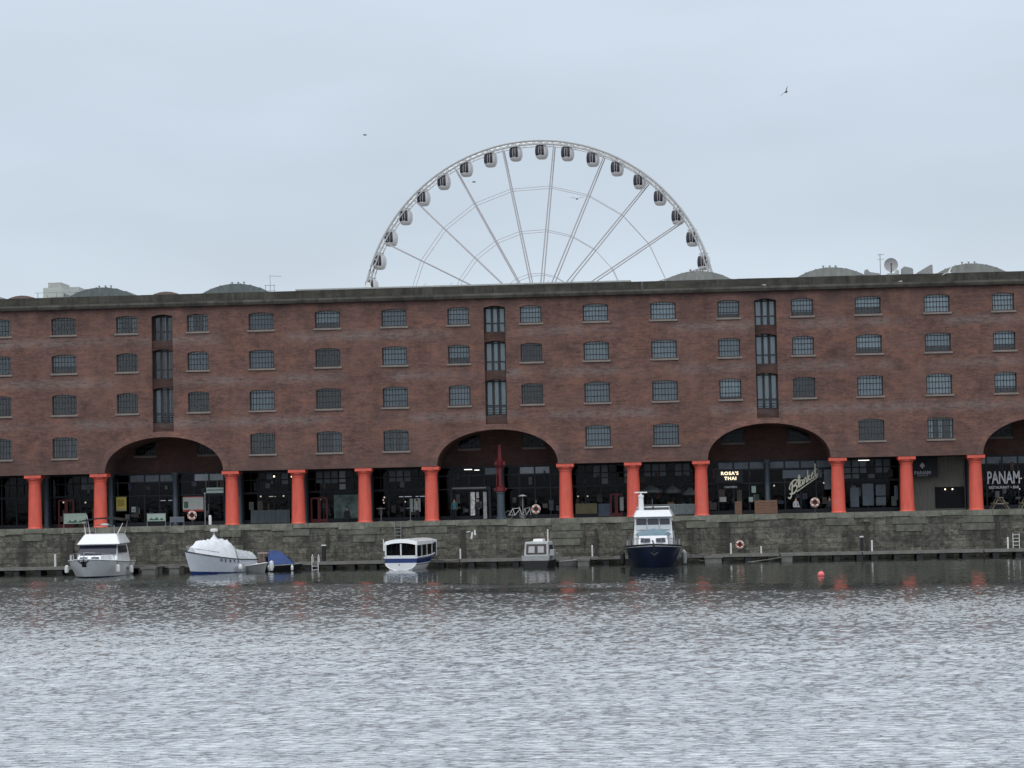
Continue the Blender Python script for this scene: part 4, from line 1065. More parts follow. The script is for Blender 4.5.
def person(x, y, label, jacket, rz=0.0, pose=0, sc=1.0):
    """one skinned figure; trousers, jacket and hair follow as material zones and a hair cap"""
    sw = 0.12 if pose == 1 else 0.03
    V = [(0, 0, 0.95), (0, 0, 1.15), (0, 0.0, 1.38), (0, -0.01, 1.50), (0, -0.02, 1.58), (0, -0.03, 1.70),
         (0.17, 0, 1.40), (0.24, -0.02, 1.13), (0.22, -0.16, 0.92), (0.21, -0.24, 0.88),
         (-0.17, 0, 1.40), (-0.24, 0.02, 1.13), (-0.22, -0.12, 0.92), (-0.21, -0.20, 0.88),
         (0.10, 0, 0.90), (0.11, -sw, 0.50), (0.11, -sw + 0.03, 0.09), (0.12, -sw - 0.13, 0.04),
         (-0.10, 0, 0.90), (-0.11, sw, 0.50), (-0.11, sw + 0.08, 0.09), (-0.12, sw - 0.08, 0.04)]
    if pose == 2:            # seated: thighs forward, shins down
        V = [(a, b_, c - 0.48) for a, b_, c in V]
        V[14] = (0.10, -0.06, 0.48); V[15] = (0.12, -0.46, 0.50); V[16] = (0.12, -0.46, 0.09); V[17] = (0.12, -0.60, 0.04)
        V[18] = (-0.10, -0.06, 0.48); V[19] = (-0.12, -0.46, 0.50); V[20] = (-0.12, -0.42, 0.09); V[21] = (-0.12, -0.56, 0.04)
    Eg = [(0, 1), (1, 2), (2, 3), (3, 4), (4, 5), (2, 6), (6, 7), (7, 8), (8, 9), (2, 10), (10, 11), (11, 12), (12, 13), (0, 14), (14, 15), (15, 16), (16, 17), (0, 18), (18, 19), (19, 20), (20, 21)]
    Rd = [0.15, 0.14, 0.15, 0.065, 0.085, 0.085, 0.075, 0.05, 0.038, 0.035, 0.075, 0.05, 0.038, 0.035, 0.095, 0.068, 0.048, 0.045, 0.095, 0.068, 0.048, 0.045]
    me = bpy.data.meshes.new('tmpbody'); me.from_pydata(V, Eg, []); o = bpy.data.objects.new('tmpbody', me); COL.objects.link(o)
    md = o.modifiers.new('s', 'SKIN'); md.use_smooth_shade = True
    sv = me.skin_vertices[0].data
    for i, r in enumerate(Rd): sv[i].radius = (r, r * (0.72 if i in (0, 1, 2) else 1)); sv[i].use_root = (i == 0)
    o.modifiers.new('u', 'SUBSURF').levels = 1
    dg = bpy.context.evaluated_depsgraph_get()
    mm = bpy.data.meshes.new_from_object(o.evaluated_get(dg)); bpy.data.objects.remove(o); mm.name = 'person'
    mm.materials.clear()
    for q in (SKIN, jacket, JEAN): mm.materials.append(q)
    hz = (0.92 if pose != 2 else 0.50)
    nz = 1.48 if pose != 2 else 1.0
    for p in mm.polygons:
        c = p.center
        hand = abs(c.x) > 0.17 and c.y < -0.17 and c.z < hz + 0.02 and pose != 2
        p.material_index = 0 if (c.z > nz or hand) else (1 if c.z > hz else 2)
    b = bpy.data.objects.new('person', mm); COL.objects.link(b); b.location = (x, y, 0); b.rotation_euler = (0, 0, rz); b.scale = (sc, sc, sc)
    tag(b, label, 'person')
    hz2 = 1.70 if pose != 2 else 1.22
    MB().ball((0, 0.0, hz2 + 0.02), (0.095, 0.105, 0.10)).build('hair', HAIR, b, smooth=True)
    return b
person(34.55, 3.9, 'person in a teal jacket standing in the shop entrance of the second arch', TEAL, 0.2, 0)
person(31.5, 3.3, 'person in a pale jacket standing beside the right bar table', PALE, 0.9, 0)
person(36.5, 4.0, 'person in dark clothes silhouetted against the bright doorway', DARKJ, -0.3, 1)
person(25.55, 3.9, 'person in dark clothes seated in front of the teal mural', DARKJ, 0.5, 2)
person(62.75, 3.4, 'seated person in a pale top at the cafe under the script sign', PALE, 0.4, 2)
person(65.5, 3.3, 'seated person in dark clothes right of the lifebuoy in the third arch', DARKJ, -0.5, 2)
def chair(x, y, label, rz, m=IRON):
    t = thing('cafe_chair', label, 'chair', (x, y, 0), rz, 'cafe chairs under the arcade')
    for sx in (-0.2, 0.2):
        for sy in (-0.2, 0.2): MB().tube([(sx, sy, 0), (sx * 0.9, sy * 0.9, 0.45)], 0.014, 5).build('leg', m, t)
    MB().box(-0.22, 0.22, -0.22, 0.22, 0.44, 0.47).build('seat', m, t)
    MB().box(-0.21, 0.21, 0.19, 0.22, 0.6, 0.88).box(-0.21, -0.18, 0.19, 0.22, 0.47, 0.6).box(0.18, 0.21, 0.19, 0.22, 0.47, 0.6).build('backrest', m, t)
chair(25.55, 3.9, 'black chair under the seated person before the mural', 0.5); chair(62.75, 3.4, 'black chair under the seated person in a pale top', 0.4); chair(65.5, 3.3, 'black chair under the seated person right of the lifebuoy', -0.5)

# planters, screens and tables
def planter(x0, x1, h, label, y=2.6):
    t = thing('timber_planter', label, 'planter', ((x0 + x1) / 2, y, 0))
    w_ = (x1 - x0) / 2; g = MB()
    for k in range(5): g.box(-w_, w_, -0.22, 0.22, 0.04 + k * h / 5, 0.02 + (k + 1) * h / 5)
    g.build('boards', WOOD, t)
    for s in (-w_, w_ - 0.08): MB().box(s - 0.02, s + 0.1, -0.25, -0.222, 0, h + 0.02).build('corner_post', WOOD, t)
planter(59.35, 61.15, 1.1, 'wide brown slatted timber planter right of the shop door in the third arch')
planter(57.75, 58.25, 1.05, 'narrow brown timber planter left of the shop door in the third arch')
planter(3.05, 3.5, 0.7, 'small brown timber box right of the red double door at far left', 3.4)
def barrel(x, y, label):
    t = thing('barrel', label, 'barrel', (x, y, 0))
    MB().lathe([(0.30, 0), (0.36, 0.3), (0.38, 0.55), (0.36, 0.85), (0.30, 1.1)], n=20).build('staves', WOOD, t, smooth=True)
    MB().lathe([(0.368, 0.26), (0.372, 0.32)], n=20).lathe([(0.368, 0.8), (0.362, 0.86)], n=20).build('hoop', IRON, t)
barrel(50.05, 3.2, 'wooden barrel right of the red column behind the mast of the navy boat'); barrel(52.5, 3.2, 'wooden barrel under the folded parasols right of the navy boat')
def parasol(x, y, r, z, label):
    t = thing('parasol', label, 'parasol', (x, y, 0), 0, 'grey parasols outside the bar')
    MB().lathe([(0.3, 0), (0.3, 0.06), (0.03, 0.08), (0.03, z)], n=10).build('pole', IRON, t)
    n = 8; vs = [(0, 0, z + 0.05)] + [(r * math.cos(2 * PI * k / n), r * math.sin(2 * PI * k / n), z - 0.42) for k in range(n)] + [(r * math.cos(2 * PI * k / n), r * math.sin(2 * PI * k / n), z - 0.62) for k in range(n)]
    MB().add(vs, [(0, 1 + k, 1 + (k + 1) % n) for k in range(n)] + [(1 + k, 1 + n + k, 1 + n + (k + 1) % n, 1 + (k + 1) % n) for k in range(n)]).build('canopy', mat('grey canvas %g' % x, (0.085, 0.10, 0.10), 0.8, var=0.2), t)
parasol(50.9, 3.3, 0.95, 2.55, 'wide grey parasol in the bay right of the navy boat mast'); parasol(52.7, 3.6, 0.7, 2.5, 'middle grey parasol in the bay with two barrels'); parasol(54.1, 3.6, 0.6, 2.3, 'small grey parasol just left of the third arch')
def glass_screen(x0, x1, y, h, label):
    t = thing('glass_screen', label, 'screen', ((x0 + x1) / 2, y, 0)); w_ = (x1 - x0) / 2
    g = MB()
    for k in range(4): x = -w_ + 2 * w_ * k / 3; g.box(x - 0.02, x + 0.02, -0.02, 0.02, 0, h + (0.45 if k in (1, 3) else 0))
    g.box(-w_, w_, -0.025, 0.025, h - 0.05, h); g.build('frame', GREY, t)
    MB().box(-w_, w_, -0.004, 0.004, 0.1, h - 0.055).build('panel', mat('cloudy glass', (0.13, 0.16, 0.165), 0.2, var=0.3) if 'cloudy glass' not in bpy.data.materials else bpy.data.materials['cloudy glass'], t)
glass_screen(49.2, 54.6, 2.4, 0.95, 'low glass wind screen with slim posts in front of the barrels')
def banner(x0, x1, y, z0, z1, label, kind):
    t = thing('cafe_barrier', label, 'barrier', ((x0 + x1) / 2, y, 0)); w_ = (x1 - x0) / 2
    g = MB()
    for s in (-w_, w_): g.tube([(s, 0, 0), (s, 0, z1 + 0.05)], 0.025, 6); g.lathe([(0.14, 0), (0.14, 0.03)], s, 0, 12)
    g.tube([(-w_, 0, z1), (w_, 0, z1)], 0.02, 6); g.build('frame', GREY, t)
    MB().box(-w_ + 0.03, w_ - 0.03, -0.01, 0.01, z0, z1 - 0.02).build('cloth', MINT if kind == 0 else mat('slate cloth', (0.12, 0.14, 0.17), 0.8), t)
    if kind == 0:
        g = MB(); q = z0 + 0.08
        for cx_, wd, hh in ((-0.45, 0.22, 0.22), (-0.02, 0.26, 0.26), (0.42, 0.2, 0.2), (-0.25, 0.12, 0.12)):
            g.prism([(cx_ - wd, q), (cx_ + wd, q), (cx_ + wd * 0.3, q + hh), (cx_ - wd * 0.2, q + hh * 0.7)], -0.014, -0.0105)
        g.build('print', PGREEN, t)
banner(9.05, 10.6, 2.2, 0.42, 1.05, 'mint green cafe barrier in the leftmost arch left of the grey cloth barrier', 0)
banner(11.0, 12.14, 2.2, 0.30, 0.72, 'low slate grey cloth barrier right of the mint one in the leftmost arch', 1)
banner(2.0, 3.9, 2.2, 0.35, 1.2, 'mint green cafe barrier left of the second red column', 0)
def picnic(x, y, label):
    t = thing('picnic_table', label, 'table', (x, y, 0), 0, 'timber A-frame tables by the restaurant')
    for sy in (-0.7, 0.7):
        MB().tube([(-0.68, sy, 0), (-0.12, sy, 0.92)], 0.045, 4).tube([(0.68, sy, 0), (0.12, sy, 0.92)], 0.045, 4).box(-0.62, 0.62, sy - 0.04, sy + 0.04, 0.4, 0.5).build('trestle', mat('pale timber', (0.23, 0.20, 0.14), 0.8, var=0.25) if 'pale timber' not in bpy.data.materials else bpy.data.materials['pale timber'], t)
    MB().box(-0.2, 0.2, -0.9, 0.9, 0.92, 0.97).build('top', bpy.data.materials['pale timber'], t)
    for s in (-0.6, 0.35): MB().box(s, s + 0.25, -0.9, 0.9, 0.5, 0.54).build('bench', bpy.data.materials['pale timber'], t)
picnic(79.1, 2.6, 'A-frame timber table below the big silver restaurant lettering, left one'); picnic(81.4, 2.6, 'A-frame timber table at the right edge below the restaurant lettering')

def board(name, x0, x1, z0, z1, y, label, cat, m, extra=None):
    t = thing(name, label, cat, ((x0 + x1) / 2, y, z0)); w_ = (x1 - x0) / 2; h = z1 - z0
    MB().box(-w_, w_, -0.02, 0.02, 0, h).build('panel', m, t)
    if extra:
        for nm, mm, b4 in extra: MB().box(b4[0], b4[1], -0.028, -0.021, b4[2], b4[3]).build(nm, mm, t)
    return t
board('poster', 5.85, 6.72, 1.32, 2.5, 4.6, 'yellow poster with a grey bottom strip near the second red column', 'poster', YELL, [('picture', mat('ochre print', (0.34, 0.26, 0.05), 0.7), (-0.28, 0.28, 0.4, 0.95)), ('strip', GREY, (-0.43, 0.43, 0.02, 0.12))])
board('notice', 7.15, 7.5, 1.2, 1.65, 4.6, 'small white notice on the dark door right of the yellow poster', 'notice', POSTR, [('print', GREY, (-0.12, 0.12, 0.1, 0.3))])
board('banner', 11.55, 13.3, 1.15, 2.42, 4.6, 'white banner with red stripes and a green picture in the leftmost arch', 'banner', POSTR, [('red_stripe', POSTRED, (-0.87, 0.87, 0.0, 0.16)), ('top_stripe', POSTRED, (-0.87, 0.87, 1.2, 1.27)), ('picture', PGREEN, (-0.78, -0.42, 0.3, 0.85)), ('print', MINT, (-0.3, 0.6, 0.7, 0.84))])
t = board('hanging_sign', 13.85, 15.3, 2.66, 3.12, 3.2, 'narrow white hanging sign on two rods beside the third red column', 'sign', MINT, [('print', FROSTSKYD, (-0.7, 0.7, 0.2, 0.3))])
MB().tube([(-0.75, 0, 0.46), (-0.75, 0, 1.75)], 0.015, 5).tube([(0.2, 0, 0.46), (0.2, 0, 1.75)], 0.015, 5).build('rod', GREY, t)
board('notice', 56.55, 57.1, 1.05, 1.45, 4.6, 'white menu card low left of the lit restaurant sign', 'notice', POSTR)
board('notice', 59.2, 59.55, 1.75, 2.3, 4.5, 'upper pale notice on the glass door right of the lit sign', 'notice', MINT)
board('notice', 58.95, 59.3, 1.0, 1.4, 4.5, 'lower pale notice on the glass door right of the lit sign', 'notice', MINT)
board('notice', 48.3, 48.6, 0.5, 1.6, 4.5, 'tall pale panel beside the dark red door left of the navy boat', 'notice', POSTR)
t = thing('illuminated_sign', "black board with glowing cream letters reading ROSA'S THAI", 'sign', (57.38, 4.5, 3.18))
MB().box(-1.15, 1.15, 0.0, 0.06, -0.55, 0.5).build('board', FRAME, t)
text_mesh('lettering', "ROSA'S", 0.37, SIGNL, t, (0.05, -0.04, 0.20), 0.05, 1.1, 0.010, space=1.15); text_mesh('lettering', 'THAI', 0.37, SIGNL, t, (0.1, -0.04, -0.22), 0.05, 1.1, 0.010, space=1.15)
text_mesh('small_lettering', 'CANTEEN', 0.2, LETTERG, t, (0.1, -0.04, -0.93), 0.03, 1.1, 0.004); MB().box(-0.5, 0.7, 0.0, 0.06, -1.05, -0.82).build('plate', FRAME, t)
t = thing('restaurant_sign', 'large silver letters PANAM over the restaurant window at far right', 'sign', (79.85, 4.5, 2.52))
text_mesh('lettering', 'PANAM', 1.42, LETTERG, t, (-0.05, 0, 0), 0.06, 0.56, 0.03, space=1.0)
text_mesh('small_lettering', 'RESTAURANT + BAR', 0.31, LETTERG, t, (-0.05, 0, -0.76), 0.04, 0.86, 0.006)
t = thing('restaurant_board', 'black hanging board with a diamond emblem and grey letters PANAM', 'sign', (73.2, 3.4, 2.7))
MB().box(-1.35, 1.15, 0, 0.06, 0, 1.7).build('board', FRAME, t)
text_mesh('lettering', 'PANAM', 0.42, LETTERG, t, (-0.1, -0.02, 0.38), 0.03, 0.95, 0.004)
MB().prism([(-0.1, 0.72), (0.12, 0.98), (-0.1, 1.24), (-0.32, 0.98)], -0.03, -0.003).build('emblem', LETTERG, t)
text_mesh('small_lettering', 'RESTAURANT', 0.13, LETTERG, t, (-0.1, -0.02, 0.14), 0.02, 1.1)
# the slanted script sign: hand-drawn strokes
t = thing('script_sign', 'cream handwritten script sign slanting up across the third arch window', 'sign', (63.55, 4.4, 2.65))
def stroke(g, pts, r=0.035):
    """smooth pen stroke through the points (x, z) of the unslanted word"""
    P = [Vector((p[0], 0, p[1])) for p in pts]; out_ = []
    for i in range(len(P) - 1):
        a, b, c, d = P[max(i - 1, 0)], P[i], P[i + 1], P[min(i + 2, len(P) - 1)]
        for k in range(5):
            s = k / 5; out_.append(0.5 * ((2 * b) + (-a + c) * s + (2 * a - 5 * b + 4 * c - d) * s * s + (-a + 3 * b - 3 * c + d) * s ** 3))
    out_.append(P[-1]); ca, sa = math.cos(R(33)), math.sin(R(33))
    q = [(v.x * ca * 0.74, 0, v.z * 0.92 + v.x * sa * 0.70) for v in out_]
    g.tube(q, r * 1.25, 5)
g = MB()
X0 = -1.85
def at_(pts, dx, s=1.0): return [(X0 + dx + x * s, z * s) for x, z in pts]
stroke(g, at_([(0.0, 0.0), (-0.15, 0.15), (0.0, 0.45), (0.45, 0.62), (0.85, 0.50), (0.75, 0.25), (0.35, 0.1), (0.75, 0.05), (0.85, -0.25), (0.5, -0.5), (0.1, -0.45), (-0.15, -0.3)], 0), 0.05)      # B with a tail
stroke(g, at_([(0.25, 0.5), (0.22, 0.0), (0.15, -0.5), (-0.1, -0.75), (-0.35, -0.55)], 0), 0.05)
stroke(g, at_([(0, -0.2), (0.2, 0.2), (0.25, 0.7), (0.1, 0.75), (0.05, 0.2), (0.1, -0.25), (0.3, -0.2)], 1.0), 0.045)                            # l
stroke(g, at_([(0.35, 0.2), (0.1, 0.2), (0.02, -0.1), (0.2, -0.27), (0.36, 0.0), (0.38, 0.2), (0.38, -0.2), (0.5, -0.25)], 1.25), 0.04)     # a
stroke(g, at_([(0, 0.2), (0.02, -0.25), (0.08, 0.1), (0.25, 0.22), (0.3, 0.0), (0.32, -0.25), (0.45, -0.2)], 1.8), 0.04)                     # n
stroke(g, at_([(0, 0.75), (0.0, -0.25), (0.05, 0.0), (0.25, 0.22), (0.1, 0.0), (0.3, -0.27), (0.4, -0.2)], 2.32), 0.042)                      # k
stroke(g, at_([(0, 0.0), (0.25, 0.08), (0.2, 0.25), (0.03, 0.15), (0.02, -0.15), (0.2, -0.27), (0.38, -0.15)], 2.78), 0.04)                  # e
stroke(g, at_([(0.12, 0.9), (0.1, 0.2), (0.12, -0.2), (0.3, -0.25), (0.4, -0.1)], 3.2), 0.05)                                               # t
stroke(g, at_([(-0.1, 0.3), (0.35, 0.36)], 3.2), 0.035)
stroke(g, at_([(0.4, -0.55), (1.6, -0.48), (3.2, -0.42)], 0.4), 0.032)                                                                    # underline
g.build('lettering', LETTER, t, smooth=True)
MB().tube([(-1.0, 0.08, -1.0), (-1.0, 0.08, -0.6)], 0.02, 5).tube([(1.2, 0.08, 0.6), (1.2, 0.08, 1.6)], 0.02, 5).build('bracket', GREY, t)

# lamps inside the shops and under the arcade
LB = MB().ball((0, 0, 0), 0.085, 8, 6)
lamps = [(1.35 - 0.3, 5.6, 2.15, 'at the far left bay'), (2.95, 5.6, 2.1, 'left of the second red column'), (3.9, 5.6, 2.05, 'right of the red double door'), (4.65, 5.4, 2.25, 'beside the second red column'),
         (17.95, 5.8, 2.3, 'left one low in the bay with grey panels'), (19.9, 5.8, 2.3, 'right one low in the bay with grey panels'), (19.4, 4.2, 3.95, 'high in the bay with grey panels, left one'), (20.9, 4.2, 3.9, 'high in the bay with grey panels, right one'), (21.8, 5.8, 2.3, 'beside the column right of the grey panels'),
         (23.1, 5.4, 1.95, 'on the dark red double door of the mural bay'), (28.55, 5.2, 2.0, 'topmost of the left string in the dark bar'), (28.45, 5.2, 1.78, 'middle of the left string in the dark bar'), (28.5, 5.2, 1.55, 'lowest of the left string in the dark bar'),
         (30.2, 5.2, 1.85, 'upper of the right string in the dark bar'), (30.3, 5.2, 1.6, 'lower of the right string in the dark bar'),
         (44.8, 5.4, 1.75, 'left one over the ochre counter'), (45.6, 5.4, 1.75, 'middle one over the ochre counter'), (46.7, 5.4, 1.8, 'right one over the ochre counter'),
         (61.1, 5.2, 2.3, 'right of the grey iron column in the third arch'), (65.2, 5.2, 2.45, 'right of the script sign'),
         (71.9, 3.6, 4.25, 'above the hanging restaurant board, left one'), (74.2, 3.6, 4.3, 'above the hanging restaurant board, right one'), (75.0, 4.3, 1.7, 'left one in the serving hatch'), (75.6, 4.3, 1.7, 'right one in the serving hatch'),
         (78.0, 5.3, 2.7, 'left of the big restaurant lettering'), (81.35, 5.3, 2.5, 'right of the big restaurant lettering'), (78.0, 5.3, 2.2, 'below left of the big restaurant lettering'), (81.2, 5.3, 1.6, 'low right of the big restaurant lettering')]
lo = None
for x, y, z, where in lamps:
    t = thing('pendant_lamp', 'small glowing warm bulb ' + where, 'lamp', (x, y, z), 0, 'warm bulbs in the arcade shops')
    if lo is None:
        lo = LB.build('bulb', LAMPW, t, smooth=True); lc = MB().tube([(0, 0, 0.08), (0, 0, 0.2)], 0.02, 6).build('fitting', IRON, t)
        lw = MB().tube([(0, 0, 0.2), (0, 0, 0.3)], 0.006, 4).build('flex', IRON, t)
    else:
        for q in (lo, lc, lw): c = q.copy(); COL.objects.link(c); c.parent = t
    s = 0.7 if z < 2 else 0.85
    t.scale = (s, s, s)
for x0, x1, y, z, lab in ((35.5, 36.15, 3.2, 4.18, 'left ceiling light strip in the second arch'), (36.35, 36.75, 3.2, 4.12, 'right ceiling light strip in the second arch'), (9.2, 9.75, 6.0, 2.15, 'left glowing tube in the leftmost arch shop'), (10.0, 10.3, 6.0, 2.15, 'right glowing tube in the leftmost arch shop'), (29.8, 30.85, 5.1, 2.05, 'left white shelf light above the right bar table'), (31.2, 32.1, 5.1, 2.05, 'right white shelf light beside the person in pale'), (68.0, 68.9, 4.3, 4.25, 'white light strip top left in the bay right of the third arch'), (18.65, 19.2, 5.9, 2.3, 'warm strip between two bulbs in the bay with grey panels')):
    t = thing('strip_light', lab, 'light', ((x0 + x1) / 2, y, z)); w_ = (x1 - x0) / 2
    MB().box(-w_, w_, -0.04, 0.04, -0.045, 0.0).build('tube', LAMPN if z != 2.3 else LAMPW, t); MB().box(-w_ - 0.02, w_ + 0.02, -0.05, 0.05, 0.0, 0.04).build('housing', GREY, t)
# white box and post left of the third column
t = thing('water_point', 'white rounded post beside the third red column', 'post', (14.6, 1.0, 0)); MB().lathe([(0.13, 0), (0.13, 0.75), (0.10, 0.82), (0.02, 0.84)], n=14).build('body', WHITE, t, smooth=True); MB().lathe([(0.17, 0), (0.17, 0.05)], n=14).build('foot', IRON, t)
t = thing('lamp_post', 'thin dark post rising beside the white post in the leftmost arch', 'post', (14.1, 1.4, 0)); MB().tube([(0, 0, 0), (0, 0, 2.6)], 0.04, 8).build('pole', GREY, t); MB().ball((0, 0, 2.62), 0.09).build('finial', GREY, t)

# ------------------------------------------------------------------ dock wall fittings
def ladder(x, z0, z1, label, w_=0.42, m=GREY):
    t = thing('wall_ladder', label, 'ladder', (x, -0.27, z0)); g = MB()
    for s in (-w_ / 2, w_ / 2): g.tube([(s, 0, 0), (s, 0, z1 - z0)], 0.03, 6)
    g.build('stile', m, t); g = MB(); z = 0.15
    while z < z1 - z0: g.tube([(-w_ / 2, 0, z), (w_ / 2, 0, z)], 0.022, 6); z += 0.28
    g.build('rung', m, t)
ladder(30.3, -2.1, -0.05, 'grey metal ladder on the dock wall above the blue and white launch', 0.5)
ladder(79.9, -3.3, -1.9, 'short white ladder hoops at the right edge of the pontoon', 0.5, WHITE)
RECESSM = mat('recess dark', (0.045, 0.045, 0.038), 0.9, var=0.3)  # darkness of the recess put into the colour
def fender(x, z0, z1, label, cap=True, w_=0.28):  # proud dark strip standing in for a slot recessed into the wall
    t = thing('recess_strip', label, 'fender', (x, -0.25, z0), 0, 'dark strips standing in for dock wall recesses')
    MB().box(-w_ / 2, w_ / 2, -0.08, 0.10, 0, z1 - z0).build('timber', RECESSM, t, bevel=0.01)
    if cap: MB().box(-w_ / 2 - 0.1, w_ / 2 + 0.1, -0.12, 0.1, z1 - z0, z1 - z0 + 0.16).build('cap', COPE, t)
fender(3.2, -3.2, -0.95, 'dark strip for a wall recess behind the flybridge motor boat', False, 0.5)
fender(16.3, -3.2, -0.95, 'capped dark strip for a wall recess behind the sheeted boat')
fender(24.5, -2.0, -0.8, 'short dark strip for a wall recess above the boarding rails', False)
fender(35.6, -3.2, -0.75, 'dark strip for a wall recess right of the blue and white launch', False, 0.34)
fender(46.4, -3.2, -0.9, 'slim dark strip for a wall recess right of the small cabin boat', False, 0.2)
fender(57.0, -2.9, -0.85, 'dark strip for a wall recess left of the wall lifebuoy', False, 0.2)
fender(68.1, -3.2, -0.75, 'capped dark strip for a wall recess right of the third arch', True, 0.24)
fender(78.5, -3.2, -0.95, 'capped dark strip for a wall recess near the right edge', False, 0.3)

# ------------------------------------------------------------------ pontoon
PT = WZ + 0.60
def pontoon(x0, x1, label):
    t = thing('pontoon', label, 'pontoon', (x0, -2.55, PT), 0, 'walkway pontoon sections along the dock wall'); L_ = x1 - x0
    MB().box(0.04, L_ - 0.04, 0.0, 2.0, -0.07, 0.0).build('deck', DECK, t)
    MB().box(0.04, L_ - 0.04, -0.06, -0.003, -0.20, 0.015).box(0.04, L_ - 0.04, 2.003, 2.06, -0.20, 0.015).build('edge_beam', DECKE, t)
    k = 0; x = 0.7
    while x < L_ - 0.3:
        MB().box(x, x + 0.48, 0.02, 1.9, -1.0, -0.075).build('float', FLOAT, t); x += 1.78; k += 1
    MB().box(0.1, L_ - 0.1, 1.2, 1.3, -0.32, -0.08).build('beam', DECKE, t)
    return t
labs = ['far left beyond the flybridge boat', 'left of and behind the flybridge motor boat', 'between the flybridge boat and the sheeted boat', 'with the boarding rails right of the blue tarpaulin', 'behind the blue and white launch', 'left of the small cabin boat', 'between the small cabin boat and the navy boat', 'under the lifebuoy on the wall', 'with the pink buoy in front of it', 'below the recess strip cap at the right', 'at the right edge of the view', 'beyond the right edge']
xs_ = [-22, -10.5, 6.0, 20.5, 29.5, 35.5, 44.5, 54.0, 61.0, 67.5, 77.0, 88.0, 100.0]
for i in range(12): pontoon(xs_[i], xs_[i + 1], 'grey walkway pontoon section ' + labs[i])
def finger(x, y0, label, l=2.6, w_=1.0):
    t = thing('finger_pontoon', label, 'pontoon', (x, y0, PT - 0.05))
    MB().box(0, w_, -l, 0, -0.06, 0).build('deck', DECK, t); MB().box(-0.03, w_ + 0.03, -l - 0.03, -l - 0.003, -0.15, 0.01).build('edge_beam', DECKE, t)
    for k in range(2): MB().box(0.06, w_ - 0.06, -l + 0.03 + k * l / 2, -l + 0.03 + k * l / 2 + 0.9, -0.75, -0.065).build('float', FLOATG, t)
finger(10.4, -2.65, 'short finger pontoon right of the flybridge motor boat', 3.2, 1.2); finger(12.3, -2.65, 'second short finger pontoon between the flybridge boat and the sheeted boat', 1.8, 0.9)
finger(45.0, -2.65, 'short finger pontoon right of the small cabin boat', 2.6, 1.0); finger(55.0, -2.65, 'short finger pontoon right of the navy boat', 2.0, 1.4); finger(61.05, -2.65, 'short finger pontoon left of the pink buoy', 1.5, 0.9)
def post(x, h, m, label, w_=0.09, cap=None, y=-1.2):
    t = thing('service_post', label, 'post', (x, y, PT)); MB().lathe([(w_, 0), (w_, h), (w_ * 0.6, h + 0.03)], n=10).build('body', m, t, smooth=True)
    MB().lathe([(w_ * 1.4, 0), (w_ * 1.4, 0.03)], n=10).build('foot', GREY, t)
    if cap: MB().lathe([(w_ * 1.25, h + 0.031), (w_ * 1.25, h + 0.13)], n=12).build('cap', cap, t)
post(2.2, 1.0, WHITE, 'white post left of the flybridge motor boat')
post(24.35, 1.25, BLACK, 'black service post with white cap right of the boarding rails', 0.17, WHITE)
post(35.45, 0.8, WHITE, 'short white post right of the blue and white launch', 0.06)
post(46.1, 0.9, WHITE, 'short white post left of the navy boat', 0.06)
post(57.2, 0.85, WHITE, 'short white post left of the wall lifebuoy', 0.07)
post(59.6, 0.55, WHITE, 'very short white post right of the wall lifebuoy', 0.06)
post(67.6, 1.1, BLACK, 'black service post with white cap right of the pink buoy', 0.13, WHITE)
post(68.4, 0.85, WHITE, 'white post in front of the capped recess strip at the right', 0.07)
post(79.1, 0.9, WHITE, 'white post near the right edge of the pontoon', 0.07)
t = thing('boarding_rails', 'pair of white boarding rails on the pontoon right of the blue tarpaulin', 'rails', (23.85, -2.7, PT))
g = MB()
for s in (-0.25, 0.25): g.tube([(s, 0, -0.9), (s, 0, 0.45), (s, 0.3, 0.6), (s, 0.6, 0.45), (s, 0.6, 0)], 0.035, 6)
g.build('hoop', WHITE, t); MB().tube([(-0.25, 0, -0.3), (0.25, 0, -0.3)], 0.025, 6).tube([(-0.25, 0, -0.6), (0.25, 0, -0.6)], 0.025, 6).build('rung', WHITE, t)
t = thing('mooring_rope', 'slack pale mooring rope curving between the pontoon and the finger pontoon', 'rope', (0, 0, 0))
MB().tube([(54.6, -3.6, -3.5), (56.2, -3.3, -3.72), (58.0, -3.1, -3.78), (60.0, -3.3, -3.55), (61.2, -3.6, -3.35)], 0.04, 6).build('strand', COPE, t)
b_ = MB().ball((0, 0, 0), 0.22, 18, 12).build('mooring_buoy', PINK, None, smooth=True); b_.location = (61.9, -35, WZ + 0.10); tag(b_, 'round pink mooring buoy floating alone on the calm water', 'buoy')
MB().tube([(0, 0, 0.2), (0, 0, 0.28), (0.06, 0, 0.33), (0.1, 0, 0.26)], 0.02, 6).build('eye', GREY, b_)

